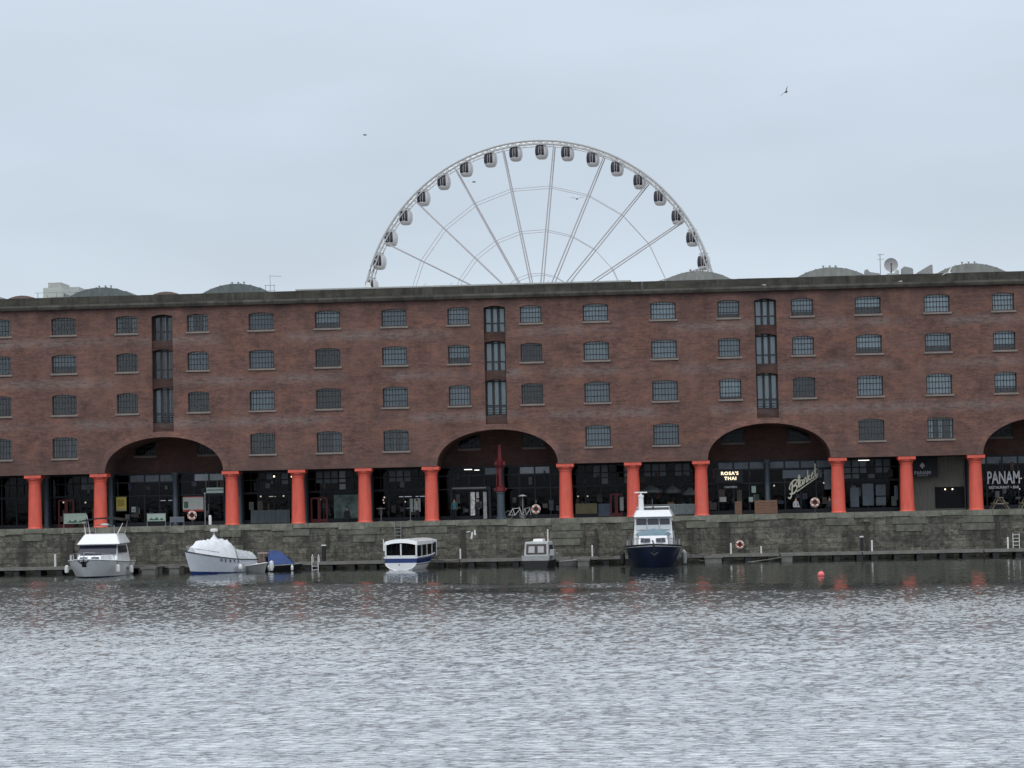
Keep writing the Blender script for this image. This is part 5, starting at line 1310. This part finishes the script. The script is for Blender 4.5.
# ------------------------------------------------------------------ boats (bow towards +x, waterline z = 0)
def hull_surface(L, B, hb, hs, rake, v0=0.0, v1=1.0, ns=28, nv=8, stern=0.88, full=0.42, chine=0.62, draft=0.35, power=2.3, off=0.0):
    """surface between fractions v0 and v1 of the hull's height, both sides joined at the stem"""
    def P(t, v, s):
        b = B / 2 * (stern + (1 - stern) * min(1, t / full) if t < full else max(0.0, 1 - ((t - full) / (1 - full)) ** power))
        fl = chine + (1 - chine) * v ** 0.7
        nar = 1 - 0.55 * (1 - v) * max(0, (t - 0.4) / 0.6) ** 1.5
        sheer = hs + (hb - hs) * t ** 2.0
        x = t * (L - rake * (1 - v) ** 1.2); z = -draft + (sheer + draft) * v
        return (x, s * (b * fl * nar + off), z)
    vs, fs = [], []
    for s in (1, -1):
        o = len(vs)
        for i in range(ns + 1):
            for j in range(nv + 1): vs.append(P(i / ns, v0 + (v1 - v0) * j / nv, s))
        for i in range(ns):
            for j in range(nv): q = o + i * (nv + 1) + j; fs.append((q, q + nv + 1, q + nv + 2, q + 1))
    return vs, fs, P, ns, nv
def hull_part(name, m, parent, v0, v1, transom=True, **kw):
    vs, fs, P, ns, nv = hull_surface(v0=v0, v1=v1, **kw)
    g = MB().add(vs, fs)
    if transom: g.add([P(0, v0, 1), P(0, v0, -1), P(0, v1, -1), P(0, v1, 1)], [(0, 1, 2, 3)])
    o = g.build(name, m, parent, smooth=True)
    return o, P
def deck_part(name, m, parent, P, z=0.0, inset=0.06, ns=24):
    vs = []; fs = []
    for i in range(ns + 1):
        a = P(i / ns, 1, 1); w_ = max(a[1] - inset, 0.004); x = a[0] - (0.05 if i == ns else 0)
        vs += [(x, w_, a[2] + z), (x, -w_, a[2] + z)]
    for i in range(ns): fs.append((2 * i, 2 * i + 1, 2 * i + 3, 2 * i + 2))
    return MB().add(vs, fs).build(name, m, parent)
def rub_rail(name, m, parent, P, r=0.04, v=1.0, t0=0.0, dz=0.0, n=26):
    g = MB()
    pts = [P(t0 + (1 - t0) * i / n, v, 1) for i in range(n + 1)] + [P(t0 + (1 - t0) * (n - i) / n, v, -1) for i in range(1, n + 1)]
    g.tube([(x, y, z + dz) for x, y, z in pts], r, 6)
    return g.build(name, m, parent, smooth=True)
def cabin(name, m, parent, x0, x1, w0, w1, z0, z1, rf=0.5, rb=0.1, tw=0.85, bevel=0.03):
    """house with raked ends: w0 stern half-width, w1 bow half-width, tw tumblehome"""
    vs = [(x0, -w0, z0), (x0, w0, z0), (x1, w1, z0), (x1, -w1, z0), (x0 + rb, -w0 * tw, z1), (x0 + rb, w0 * tw, z1), (x1 - rf, w1 * tw, z1), (x1 - rf, -w1 * tw, z1)]
    return MB().add(vs, [(0, 1, 2, 3), (4, 7, 6, 5), (0, 4, 5, 1), (1, 5, 6, 2), (2, 6, 7, 3), (3, 7, 4, 0)]).build(name, m, parent, bevel=bevel)
def quad(name, m, parent, pts, nrm, th=0.02):
    """flat pane lying on a cabin side: four corners pushed out along nrm"""
    n_ = Vector(nrm).normalized() * th; n0 = Vector(nrm).normalized() * 0.002
    a = [Vector(p) + n0 for p in pts]; b = [p + n_ for p in a]
    return MB().add(a + b, [(0, 1, 2, 3), (7, 6, 5, 4), (0, 4, 5, 1), (1, 5, 6, 2), (2, 6, 7, 3), (3, 7, 4, 0)]).build(name, m, parent)
def rail(parent, P, t0, t1, h, m=STEEL, n=7, inset=0.1, both=True):
    g = MB()
    for s in (1, -1):
        pts = []
        for i in range(n + 1):
            a = P(t0 + (t1 - t0) * i / n, 1, s); y = a[1] - s * inset if abs(a[1]) > inset else 0; pts.append((a[0], y, a[2] + h)); g.tube([(a[0], y, a[2]), (a[0], y, a[2] + h)], 0.018, 5)
        g.tube(pts, 0.02, 6)
    g.build('guard_rail', m, parent)

# flybridge motor boat
t = thing('motor_boat', 'white flybridge motor boat with dark windscreen and black canopy, bow towards us', 'boat', (7.45, -3.35, WZ), R(-88)); t.scale = (1.15, 1.27, 0.91)
kw = dict(L=8.7, B=3.25, hb=1.62, hs=1.15, rake=1.2, stern=0.9, full=0.5, chine=0.82, power=2.6)
h, P = hull_part('hull', GELG, t, 0.24, 1.0, **kw); hull_part('boot_stripe', NAVY, t, 0.0, 0.24, **kw)
deck_part('deck', GELW, t, P); rub_rail('rub_rail', GELW, t, P, 0.055)
rail(t, P, 0.5, 0.985, 0.55)
cabin('trunk_cabin', GELW, t, 3.8, 7.3, 1.25, 0.75, 1.2, 1.85, 0.5, 0.05, 0.85)
for s in (-1, 1): quad('cabin_window', TINT, t, [(7.07, s * 0.12, 1.56), (7.07, s * 0.60, 1.56), (6.93, s * 0.57, 1.72), (6.93, s * 0.12, 1.72)], (0.8, 0, 0.4))
quad('hatch', TINT, t, [(5.0, -0.9, 1.84), (6.3, -0.72, 1.84), (6.3, 0.3, 1.84), (5.0, 0.5, 1.84)], (0, 0, 1), 0.03)
cabin('saloon', GELW, t, 1.1, 4.9, 1.38, 1.28, 1.15, 2.75, 1.0, 0.1, 0.86)
sn = (0.85, 0, 0.53)
quad('windscreen', TINT, t, [(4.62, -1.18, 1.93), (4.62, 1.18, 1.93), (4.06, 1.12, 2.62), (4.06, -1.12, 2.62)], sn, 0.03)
for s in (-1, 1): quad('side_window', TINT, t, [(1.7, s * 1.29, 1.98), (4.3, s * 1.235, 1.98), (3.95, s * 1.16, 2.58), (1.75, s * 1.20, 2.58)], (0, s, 0.12), 0.03)
vs = [(1.0, -1.42, 2.75), (1.0, 1.42, 2.75), (4.35, 1.35, 2.72), (4.35, -1.35, 2.72), (1.3, -1.08, 3.62), (1.3, 1.08, 3.62), (3.5, 1.0, 3.62), (3.5, -1.0, 3.62)]
MB().add(vs, [(0, 1, 2, 3), (4, 7, 6, 5), (0, 4, 5, 1), (1, 5, 6, 2), (2, 6, 7, 3), (3, 7, 4, 0)]).build('flybridge', GELW, t, bevel=0.06)
g = MB()
for s in (-1, 1):
    g.tube([(1.4, s * 1.1, 3.55), (1.2, s * 1.25, 4.72)], 0.03, 6).tube([(3.2, s * 1.0, 3.6), (2.6, s * 1.2, 4.50)], 0.03, 6).tube([(2.2, s * 0.6, 3.6), (2.2, s * 0.6, 4.3)], 0.025, 6)
g.tube([(2.2, -0.6, 4.3), (2.2, 0.6, 4.3)], 0.03, 6).tube([(1.4, -1.05, 3.55), (1.2, -1.35, 5.3)], 0.025, 5)
g.build('canopy_frame', STEEL, t)
g = MB(); n = 10
vs = []; fs = []
for i in range(n + 1):
    y = -1.3 + 2.6 * i / n; zc = 4.72 + 0.20 * (1 - (y / 1.3) ** 2)
    vs += [(1.0, y, zc), (2.9, y, zc - 0.03), (2.9, y, zc + 0.09), (1.0, y, zc + 0.12)]
for i in range(n):
    for k in range(4): a = i * 4; fs.append((a + k, a + (k + 1) % 4, a + 4 + (k + 1) % 4, a + 4 + k))
fs += [(0, 1, 2, 3), (n * 4, n * 4 + 3, n * 4 + 2, n * 4 + 1)]
g.add(vs, fs).build('canopy', BLACK, t, smooth=True)
MB().ball((2.6, 0.1, 4.42), (0.28, 0.28, 0.1)).build('radar', WHITE, t)
MB().tube([(8.55, 0, 1.75), (8.8, 0, 1.55), (8.62, 0, 1.1)], 0.04, 6).prism([(8.5, 0.95), (8.85, 1.4), (8.55, 1.45)], -0.13, 0.13).tube([(8.8, -0.32, 1.5), (8.75, 0, 1.1), (8.8, 0.32, 1.5)], 0.06, 6).build('anchor', IRON, t)
for tt, s in ((0.72, 1), (0.78, -1), (0.3, 1)):
    a = P(tt, 1, s); f = MB().lathe([(0.03, 0.0), (0.12, -0.08), (0.14, -0.4), (0.12, -0.62), (0.03, -0.7)], a[0], a[1] + s * 0.16, 12).build('fender', WHITE, t, smooth=True); f.location = (0, 0, a[2] - 0.35)
    MB().tube([(a[0], a[1] + s * 0.1, a[2] + 0.05), (a[0], a[1] + s * 0.16, a[2] - 0.36)], 0.012, 5).build('fender_rope', BLACK, t)
for tt in (0.12, 0.26, 0.36):
    a = P(tt, 0.62, 1); MB().tube([(a[0], a[1] - 0.02, a[2]), (a[0], a[1] + 0.03, a[2])], 0.09, 12).build('porthole', TINT, t)

# sheeted white boat
t = thing('covered_boat', 'white boat with tall bow and white tarpaulins, blue boot stripe', 'boat', (18.6, -3.3, WZ), R(-126)); t.scale = (0.93, 0.95, 0.93)
kw = dict(L=7.3, B=2.7, hb=1.95, hs=1.05, rake=0.85, stern=0.85, full=0.45, chine=0.66, power=2.2)
h, P = hull_part('hull', HULLB, t, 0.27, 1.0, **kw); hull_part('boot_stripe', BLUE, t, 0.0, 0.27, **kw)
deck_part('deck', GREY, t, P); rub_rail('rub_rail', BLACK, t, P, 0.05); rail(t, P, 0.62, 0.985, 0.42, n=6)
# draped cover: a ridge line sagging between frames
def drape(name, m, parent, P, t0, t1, ridge, n=22, k=9, over=0.03, seed=1):
    rr = random.Random(seed); vs = []; fs = []
    for i in range(n + 1):
        u = t0 + (t1 - t0) * i / n; a = P(u, 1, 1); w_ = a[1] + over; zr = ridge(u)
        for j in range(2 * k + 1):
            q = (j - k) / k; prof = (1 - abs(q) ** 3.0)
            vs.append((a[0] + rr.uniform(-0.03, 0.03), w_ * q, a[2] - 0.05 + (zr - a[2]) * prof * (1 + rr.uniform(-0.09, 0.09))))
    m2 = 2 * k + 1
    for i in range(n):
        for j in range(m2 - 1): c = i * m2 + j; fs.append((c, c + m2, c + m2 + 1, c + 1))
    for c0 in (0, n):
        fs.append(tuple(c0 * m2 + j for j in range(m2)))
    return MB().add(vs, fs).build(name, m, parent, smooth=True)
def rdg(u):
    pts = [(0.0, 1.75), (0.18, 1.9), (0.30, 2.1), (0.34, 2.55), (0.40, 2.85), (0.6, 2.88), (0.78, 2.8), (0.88, 2.4), (0.93, 2.1)]
    for (a, b), (c, d) in zip(pts, pts[1:]):
        if a <= u <= c: return b + (d - b) * (u - a) / (c - a)
    return pts[-1][1]
drape('bow_tarpaulin', TARPW, t, P, 0.36, 0.9, rdg); drape('stern_tarpaulin', mat('crumpled grey tarpaulin', (0.50, 0.53, 0.56), 0.7, var=0.3, scale=3, bump=0.8), t, P, 0.02, 0.34, rdg, seed=4)
MB().lathe([(0.45, 2.75), (0.12, 3.15), (0.04, 3.35)], 4.0, 0, 10).build('ridge_pole', TARPW, t, smooth=True)
MB().tube([(4.0, 0, 3.3), (4.0, 0, 3.6)], 0.03, 6).build('mast', WHITE, t); MB().lathe([(0.22, 3.5), (0.33, 3.55), (0.33, 3.72), (0.2, 3.78)], 4.0, 0, 16).build('radar_dome', WHITE, t, smooth=True)
# registration letters on the bow, five dark marks on the port side
for i, ch in enumerate('NEAXA'):
    a = P(0.62 - 0.065 * i, 0.84, 1); b = P(0.62 - 0.065 * i - 0.03, 0.84, 1)
    d = Vector((b[0] - a[0], b[1] - a[1], 0)).normalized()
    cu = bpy.data.curves.new('registration', 'FONT'); cu.body = ch; cu.size = 0.34; cu.extrude = 0.004; cu.offset = 0.006
    tmp = bpy.data.objects.new('tmp', cu); COL.objects.link(tmp); dg = bpy.context.evaluated_depsgraph_get()
    me = bpy.data.meshes.new_from_object(tmp.evaluated_get(dg)); bpy.data.objects.remove(tmp)
    zax = Vector((0, 0, 1)); nn = d.cross(zax)
    mm = Matrix(((d.x, 0, nn.x, a[0]), (d.y, 0, nn.y, a[1]), (0, 1, 0, a[2] - 0.08), (0, 0, 0, 1)))
    off = Vector((nn.x, nn.y, 0)) * 0.045
    if off.y < 0: off = -off
    me.transform(Matrix.Translation(off) @ mm); me.materials.clear(); me.materials.append(NAVY)
    o = bpy.data.objects.new('registration_letter', me); COL.objects.link(o); o.parent = t
for tt, s in ((0.06, 1), (0.34, 1)):
    a = P(tt, 1, s); f = MB().ball((a[0], a[1] + 0.22, 0.45), (0.2, 0.2, 0.3), 14, 9).build('fender', WHITE, t, smooth=True)

# small dinghy between them
t = thing('dinghy', 'small grey dinghy with white fender between the sheeted boat and the blue tarpaulin boat', 'boat', (18.9, -4.3, WZ), R(-50))
kw = dict(L=2.6, B=1.3, hb=0.75, hs=0.5, rake=0.35, draft=0.12)
h, P = hull_part('hull', GREY, t, 0.0, 1.0, **kw); deck_part('cover', mat('grey dinghy cover', (0.20, 0.21, 0.21), 0.8, var=0.3), t, P); rub_rail('rub_rail', WHITE, t, P, 0.05)
MB().lathe([(0.04, 0.9), (0.16, 0.8), (0.2, 0.4), (0.1, 0.1)], 2.5, 0.5, 12).build('fender', WHITE, t, smooth=True)

# low dark boat under a blue tarpaulin
t = thing('tarpaulin_boat', 'low dark boat half covered by a bright blue tarpaulin tent', 'boat', (19.5, -3.6, WZ), R(-8)); t.scale = (1.1, 1, 0.85)
kw = dict(L=3.3, B=1.7, hb=0.70, hs=0.50, rake=0.5, draft=0.2, stern=0.7)
h, P = hull_part('hull', BLACK, t, 0.0, 1.0, **kw); rub_rail('rub_rail', GREY, t, P, 0.035); deck_part('deck', DARKIN, t, P)
vs = [(0.9, -0.8, 0.62), (0.75, 0.75, 0.62), (0.75, 0.0, 1.95), (1.55, 0.0, 1.9), (2.75, -0.5, 0.66), (2.6, 0.45, 0.64), (0.8, -0.42, 1.35), (2.15, -0.28, 1.25), (2.1, 0.3, 1.25), (0.78, 0.4, 1.35)]
MB().add(vs, [(0, 4, 7, 6), (6, 7, 3, 2), (2, 3, 8, 9), (9, 8, 5, 1), (3, 7, 4), (3, 4, 5, 8), (0, 6, 2, 9, 1)]).build('tarpaulin', TARPB, t)
MB().tube([(0.1, 0.4, 0.5), (0.1, 0.4, 1.8), (0.1, -0.4, 1.8), (0.1, -0.4, 0.5)], 0.03, 6).tube([(0.5, -0.5, 0.5), (0.5, -0.5, 1.6)], 0.025, 5).build('frame', GREY, t)
cabin('engine_box', mat('rust brown box', (0.13, 0.08, 0.07), 0.8, var=0.3), t, -0.1, 0.65, 0.45, 0.45, 0.5, 1.35, 0.1)
MB().box(0.0, 0.75, -0.5, 0.5, 1.65, 1.78).build('roof_board', mat('faded pink board', (0.32, 0.24, 0.22), 0.8), t)
for x, y in ((2.7, -0.75), (1.0, -0.98), (0.0, -0.75)): MB().lathe([(0.03, 0.6), (0.09, 0.5), (0.1, 0.15), (0.04, 0.05)], x, y, 10).build('fender', WHITE, t, smooth=True)

# blue and white passenger launch, stern towards us
t = thing('passenger_launch', 'blue and white launch with long white roof and side windows, rounded stern towards us', 'boat', (31.35, -7.4, WZ), R(74)); t.scale = (0.88, 0.98, 1.0)
kw = dict(L=6.0, B=3.0, hb=1.45, hs=1.02, rake=0.7, stern=0.97, full=0.55, chine=0.62, power=2.4, draft=0.1)
h, P = hull_part('lower_hull', GELW, t, 0.0, 0.48, **kw); bl, _ = hull_part('blue_band', BLUE, t, 0.48, 0.90, **kw); hull_part('gunwale', GELW, t, 0.90, 1.0, **kw)
rub_rail('rub_rail', GELW, t, P, 0.045, 1.0); rub_rail('lower_rub_rail', GELW, t, P, 0.03, 0.52); rub_rail('blue_coaming_line', NAVY, t, P, 0.015, 0.45)
# rounded white stern plate over the dark transom
n = 20; pl = [(1.32 * math.cos(PI + PI * i / n), 0.56 + 0.60 * math.sin(PI + PI * i / n)) for i in range(n + 1)]
vs = [(-0.04, y, z) for y, z in pl] + [(-0.002, y, z) for y, z in pl]; m_ = n + 1
MB().add(vs, [tuple(range(m_)), tuple(range(m_, 2 * m_))[::-1]] + [(i, i + m_, (i + 1) % m_ + m_, (i + 1) % m_) for i in range(m_)]).build('stern_plate', GELW, t)
MB().tube([(-0.05, 1.34 * math.cos(PI + PI * i / n), 0.58 + 0.62 * math.sin(PI + PI * i / n)) for i in range(n + 1)], 0.035, 6).build('stern_moulding', GELW, t, smooth=True)
MB().tube([(-0.08, 0.12, 0.42), (-0.04, 0.12, 0.42)], 0.05, 10).build('exhaust', BLACK, t)
deck_part('deck', GREY, t, P, -0.25)
rf = MB(); n = 12; vs = []; fs = []
for i in range(n + 1):
    y = -1.42 + 2.84 * i / n; zc = 2.22 + 0.20 * (1 - (y / 1.42) ** 2)
    vs += [(0.0, y, zc - 0.30), (5.0, y * 0.92, zc - 0.20), (5.15, y * 0.90, zc + 0.02), (0.1, y * 0.98, zc)]
for i in range(n):
    for k in range(4): a = i * 4; fs.append((a + k, a + (k + 1) % 4, a + 4 + (k + 1) % 4, a + 4 + k))
fs += [(0, 1, 2, 3), (n * 4, n * 4 + 3, n * 4 + 2, n * 4 + 1)]
rf.add(vs, fs).build('roof', GELW, t, smooth=True)
g = MB()
for y in (-1.38, -0.05, 1.26): g.box(0.02, 0.12, y, y + (0.1 if y == -0.05 else 0.12), 1.0, 2.05)
for s in (-1, 1):
    for x in (1.3, 2.5, 3.7, 4.8): g.box(x, x + 0.09, s * 1.30 - 0.04, s * 1.30 + 0.04, 1.05, 2.15)
g.box(0.02, 0.12, -1.38, 1.38, 0.98, 1.14)
g.build('window_post', GELW, t)
for s in (-1, 1): MB().box(0.12, 4.8, s * 1.31 - 0.01, s * 1.31 + 0.01, 1.12, 2.1).build('side_glazing', SGLASS, t)
MB().box(0.14, 0.15, -1.3, 1.3, 1.12, 2.1).build('stern_glazing', SGLASS, t)
g = MB()
for x in (0.7, 1.7, 2.7, 3.7):
    for s in (-1, 1): g.box(x, x + 0.12, s * 0.65 - 0.42, s * 0.65 + 0.42, 0.9, 1.55)
g.build('seat', mat('maroon seats', (0.16, 0.05, 0.06), 0.8, var=0.2), t)
MB().box(4.6, 4.7, -1.2, 1.2, 0.9, 2.05).build('forward_bulkhead', mat('bulkhead grey', (0.10, 0.09, 0.12), 0.7), t)

# small cabin boat, stern towards us
t = thing('cabin_boat', 'small white cabin boat with black hull and two square pale windows', 'boat', (41.9, -7.9, WZ), R(80))
kw = dict(L=4.6, B=2.35, hb=1.15, hs=0.92, rake=0.5, stern=0.94, full=0.5, chine=0.8, draft=0.15)
h, P = hull_part('lower_hull', BLACK, t, 0.0, 0.66, **kw); hull_part('topside', mat('dull white topside', (0.33, 0.34, 0.35), 0.5, var=0.2), t, 0.66, 1.0, **kw); rub_rail('rub_rail', GREY, t, P, 0.035)
deck_part('deck', GREY, t, P, -0.02)
cabin('wheelhouse', mat('dull white cabin', (0.47, 0.49, 0.49), 0.5, var=0.1), t, 0.3, 2.9, 0.98, 0.9, 0.9, 2.0, 0.5, 0.1, 0.93)
quad('cabin_screen', mat('brown window frame', (0.07, 0.055, 0.055), 0.6), t, [(0.315, -0.82, 1.02), (0.315, 0.82, 1.02), (0.385, 0.79, 1.83), (0.385, -0.79, 1.83)], (-1, 0, 0.08), 0.02)
for s in (-1, 1):
    quad('window', mat('pale curtain', (0.45, 0.44, 0.46), 0.7), t, [(0.29, s * 0.12, 1.16), (0.29, s * 0.62, 1.16), (0.335, s * 0.60, 1.66), (0.335, s * 0.12, 1.66)], (-1, 0, 0.08), 0.015)
    quad('side_window', TINT, t, [(0.7, s * 0.972, 1.2), (2.2, s * 0.925, 1.2), (2.1, s * 0.895, 1.75), (0.75, s * 0.935, 1.75)], (0, s, 0.06), 0.02)
cabin('roof_hatch', WHITE, t, 0.9, 1.9, 0.42, 0.42, 2.0, 2.22, 0.1); MB().tube([(1.2, -0.75, 2.0), (1.2, -0.75, 2.95)], 0.045, 8).build('mast', WHITE, t)
cabin('side_locker', GREY, t, 0.2, 1.0, 0.2, 0.2, 0.9, 1.4, 0.1).location = (0, -1.35 + 0.1, 0)
# tender alongside it
t = thing('tender', 'tiny grey rowing tender between the small cabin boat and its finger pontoon', 'boat', (43.5, -5.2, WZ), R(15))
kw = dict(L=2.0, B=1.0, hb=0.55, hs=0.4, rake=0.25, draft=0.1)
h, P = hull_part('hull', FLOATG, t, 0.0, 1.0, **kw); rub_rail('rub_rail', GREY, t, P, 0.035); deck_part('thwart', DECK, t, P, -0.08)

# navy motor yacht, bow straight at us
t = thing('motor_yacht', 'navy hulled motor yacht with white wheelhouse and a mast, bow pointing at us', 'boat', (51.1, -3.1, WZ), R(-90.5))
kw = dict(L=10.5, B=4.35, hb=1.78, hs=1.40, rake=1.1, stern=0.92, full=0.5, chine=0.74, power=3.0)
h, P = hull_part('hull', NAVY, t, 0.0, 0.93, **kw); hull_part('bulwark_strip', GELW, t, 0.93, 0.96, **kw); hull_part('bulwark', NAVY, t, 0.96, 1.0, **kw)
deck_part('deck', GREY, t, P, -0.03); rub_rail('rub_rail', BLACK, t, P, 0.06); rail(t, P, 0.45, 0.93, 0.5, n=8, inset=0.15)
cabin('foredeck_house', GELW, t, 3.6, 7.6, 1.55, 1.15, 1.4, 2.35, 0.45, 0.0, 0.93)
for s in (-1, 1): quad('cabin_window', TINT, t, [(7.5, s * 0.22, 1.88), (7.5, s * 0.95, 1.88), (7.32, s * 0.92, 2.16), (7.32, s * 0.22, 2.16)], (0.9, 0, 0.4), 0.02)
vs = [(5.2, -1.42, 2.36), (5.2, 1.42, 2.36), (7.1, 1.12, 2.36), (7.1, -1.12, 2.36), (5.3, -1.2, 2.60), (5.3, 0, 2.88), (5.3, 1.2, 2.60), (6.9, 0.75, 2.42), (6.9, 0, 2.60), (6.9, -0.75, 2.42)]
MB().add(vs, [(0, 1, 2, 3), (0, 4, 5, 6, 1), (1, 6, 7, 2), (6, 5, 8, 7), (5, 4, 9, 8), (4, 0, 3, 9), (3, 2, 7, 8, 9)]).build('covered_liferaft', TARPG, t)
cabin('wheelhouse', GELW, t, 1.2, 5.1, 1.68, 1.55, 1.4, 3.75, 0.45, 0.1, 0.9)
for y0, y1 in ((-1.30, -0.52), (-0.42, 0.42), (0.52, 1.30)):
    quad('windscreen', TINT, t, [(4.875, y0, 3.15), (4.875, y1, 3.15), (4.76, y1 * 0.985, 3.60), (4.76, y0 * 0.985, 3.60)], (0.97, 0, 0.2), 0.02)
    quad('screen_lower', mat('screen curtain', (0.50, 0.55, 0.58), 0.3, var=0.1) if y0 < -1 else bpy.data.materials['screen curtain'], t, [(4.955, y0, 2.78), (4.955, y1, 2.78), (4.90, y1, 3.14), (4.90, y0, 3.14)], (0.97, 0, 0.2), 0.02)  # pale curtain filling the lower half of the windscreen
for s in (-1, 1): quad('side_window', TINT, t, [(1.9, s * 1.60, 2.7), (4.4, s * 1.52, 2.7), (4.3, s * 1.45, 3.45), (2.0, s * 1.53, 3.45)], (0, s, 0.1), 0.02)
cabin('roof', GELW, t, 1.0, 5.2, 1.66, 1.5, 3.76, 4.28, 0.85, 0.1, 0.86, 0.05)
for s in (-1, 1): quad('roof_vent', TINT, t, [(4.98, s * 0.75, 3.83), (4.98, s * 1.2, 3.83), (4.85, s * 1.15, 3.91), (4.85, s * 0.75, 3.91)], (0.6, 0, 0.8), 0.02)
MB().tube([(1.3, -1.3, 4.28), (1.3, -1.3, 4.50), (1.3, 1.3, 4.50), (1.3, 1.3, 4.28)], 0.04, 6).tube([(3.2, -1.25, 4.2), (3.2, -1.25, 4.44), (1.3, -1.3, 4.50)], 0.03, 6).tube([(3.2, 1.25, 4.2), (3.2, 1.25, 4.44), (1.3, 1.3, 4.50)], 0.03, 6).build('roof_rail', STEEL, t)
MB().lathe([(0.24, 4.1), (0.20, 5.25), (0.24, 5.3), (0.24, 5.45), (0.1, 5.5)], 1.6, -0.95, 14).build('mast', GELW, t, smooth=True)
MB().box(1.5, 1.7, -1.45, -0.45, 5.62, 5.72).tube([(1.6, -0.95, 5.45), (1.6, -0.95, 5.66)], 0.08, 8).build('radar', GELW, t)
MB().tube([(2.6, 0.0, 4.25), (2.6, 0.0, 4.4)], 0.05, 8).ball((2.7, 0, 4.45), (0.12, 0.1, 0.1)).build('searchlight', IRON, t)
MB().tube([(10.2, 0, 2.05), (10.55, 0.1, 1.75), (10.35, 0.1, 1.1)], 0.06, 6).tube([(10.3, -0.15, 1.15), (10.35, 0.1, 0.95), (10.3, 0.38, 1.15)], 0.05, 6).tube([(10.0, 0.1, 1.0), (9.75, 0.12, 0.4)], 0.03, 5).build('anchor', IRON, t)
for tt, s, m_ in ((0.35, 1, WHITE), (0.55, -1, BLACK), (0.6, 1, GREY)):
    a = P(tt, 1, s); MB().lathe([(0.04, 1.15), (0.17, 1.0), (0.19, 0.5), (0.15, 0.2), (0.04, 0.1)], a[0], a[1] + s * 0.2, 12).build('fender', m_, t, smooth=True)
for s in (-1, 1): MB().box(3.6, 5.4, s * 1.95 - 0.04, s * 1.95 + 0.04, 1.5, 2.35).build('side_screen', NAVY, t)

ropes = [((10.2, -4.0, WZ + 1.1), (12.9, -2.7, PT + 0.05), 'dark mooring line from the stern of the flybridge motor boat'), ((15.1, -8.6, WZ + 1.7), (13.6, -2.7, PT + 0.05), 'dark mooring line from the bow of the sheeted white boat'), ((33.2, -3.6, WZ + 1.0), (35.6, -2.7, PT + 0.05), 'dark mooring line from the bow of the blue and white launch'), ((49.1, -8.0, WZ + 1.5), (46.6, -2.7, PT + 0.05), 'dark mooring line left of the navy motor yacht'), ((53.1, -8.0, WZ + 1.5), (55.6, -2.7, PT + 0.05), 'dark mooring line right of the navy motor yacht')]
for a_, b_, lab in ropes:
    t = thing('mooring_line', lab, 'rope', a_); A_, B_ = Vector(a_), Vector(b_)
    MB().tube([(A_.lerp(B_, q / 8) - A_) + Vector((0, 0, -0.35 * math.sin(PI * q / 8))) for q in range(9)], 0.022, 5).build('strand', BLACK, t)

# ------------------------------------------------------------------ gulls
def gull(x, y, z, label, span, flap, rz, m, roll=0.0, perched=False):
    t = thing('gull', label, 'bird', (x, y, z), rz)
    t.rotation_euler = (0, roll, rz)
    g = MB(); s = span / 1.2
    g.tube([(0, -0.28 * s, 0.0), (0, -0.2 * s, 0.01), (0, -0.05 * s, 0), (0, 0.12 * s, 0), (0, 0.3 * s, 0.01)], [0.02 * s, 0.05 * s, 0.08 * s, 0.06 * s, 0.015 * s], 8)
    bo = g.build('body', m, t, smooth=True)
    for sd_ in (-1, 1):
        if perched: pts = [(sd_ * 0.07 * s, -0.1 * s, 0.03 * s), (sd_ * 0.09 * s, 0.1 * s, 0.03 * s), (sd_ * 0.05 * s, 0.38 * s, 0.02 * s)]; wd = (0.1, 0.08, 0.02)
        else: pts = [(0.0, 0, 0.02 * s), (sd_ * 0.3 * s, -0.03 * s, flap * 0.3 * s), (sd_ * 0.6 * s, 0.08 * s, flap * 0.32 * s)]; wd = (0.17, 0.13, 0.03)
        vs = []
        for p, w_ in zip(pts, wd):
            vs += [(p[0], p[1] - w_ * s / 2, p[2]), (p[0], p[1] + w_ * s / 2, p[2]), (p[0], p[1] + w_ * s / 2, p[2] + 0.012), (p[0], p[1] - w_ * s / 2, p[2] + 0.012)]
        fs = []
        for i in range(2):
            for k in range(4): a = i * 4; fs.append((a + k, a + (k + 1) % 4, a + 4 + (k + 1) % 4, a + 4 + k))
        fs += [(0, 1, 2, 3), (8, 11, 10, 9)]
        MB().add(vs, fs).build('wing', m, t)
gull(66.33, 60, 45.17, 'dark gull banking high in the sky right of the wheel', 1.5, 0.5, 0.5, FEATHD, -0.9)
gull(20.16, 60, 41.94, 'distant dark gull seen edge on above the left side of the wheel', 1.0, 0.1, 1.4, FEATHD)
gull(43.34, 60, 34.16, 'gull with spread wings gliding in front of the wheel spokes', 1.6, 0.35, 0.1, mat('grey feathers', (0.16, 0.16, 0.17), 0.8))
gull(32.09, 60, 36.37, 'small dark gull flying just below the pods at upper left of the wheel', 1.0, 0.08, 1.5, FEATHD)
gull(75.15, -1.0, 19.0, 'white gull flying past the parapet below the far right barrel roof', 1.25, 0.6, 0.6, FEATH, -0.6)
gull(71.37, -0.26, 18.50, 'white gull perched on the cornice below the satellite dish', 0.75, 0, 1.2, FEATH, 0, True)
gull(60.45, -0.26, 18.50, 'white gull perched on the cornice above the third arch', 0.75, 0, 1.8, FEATH, 0, True)
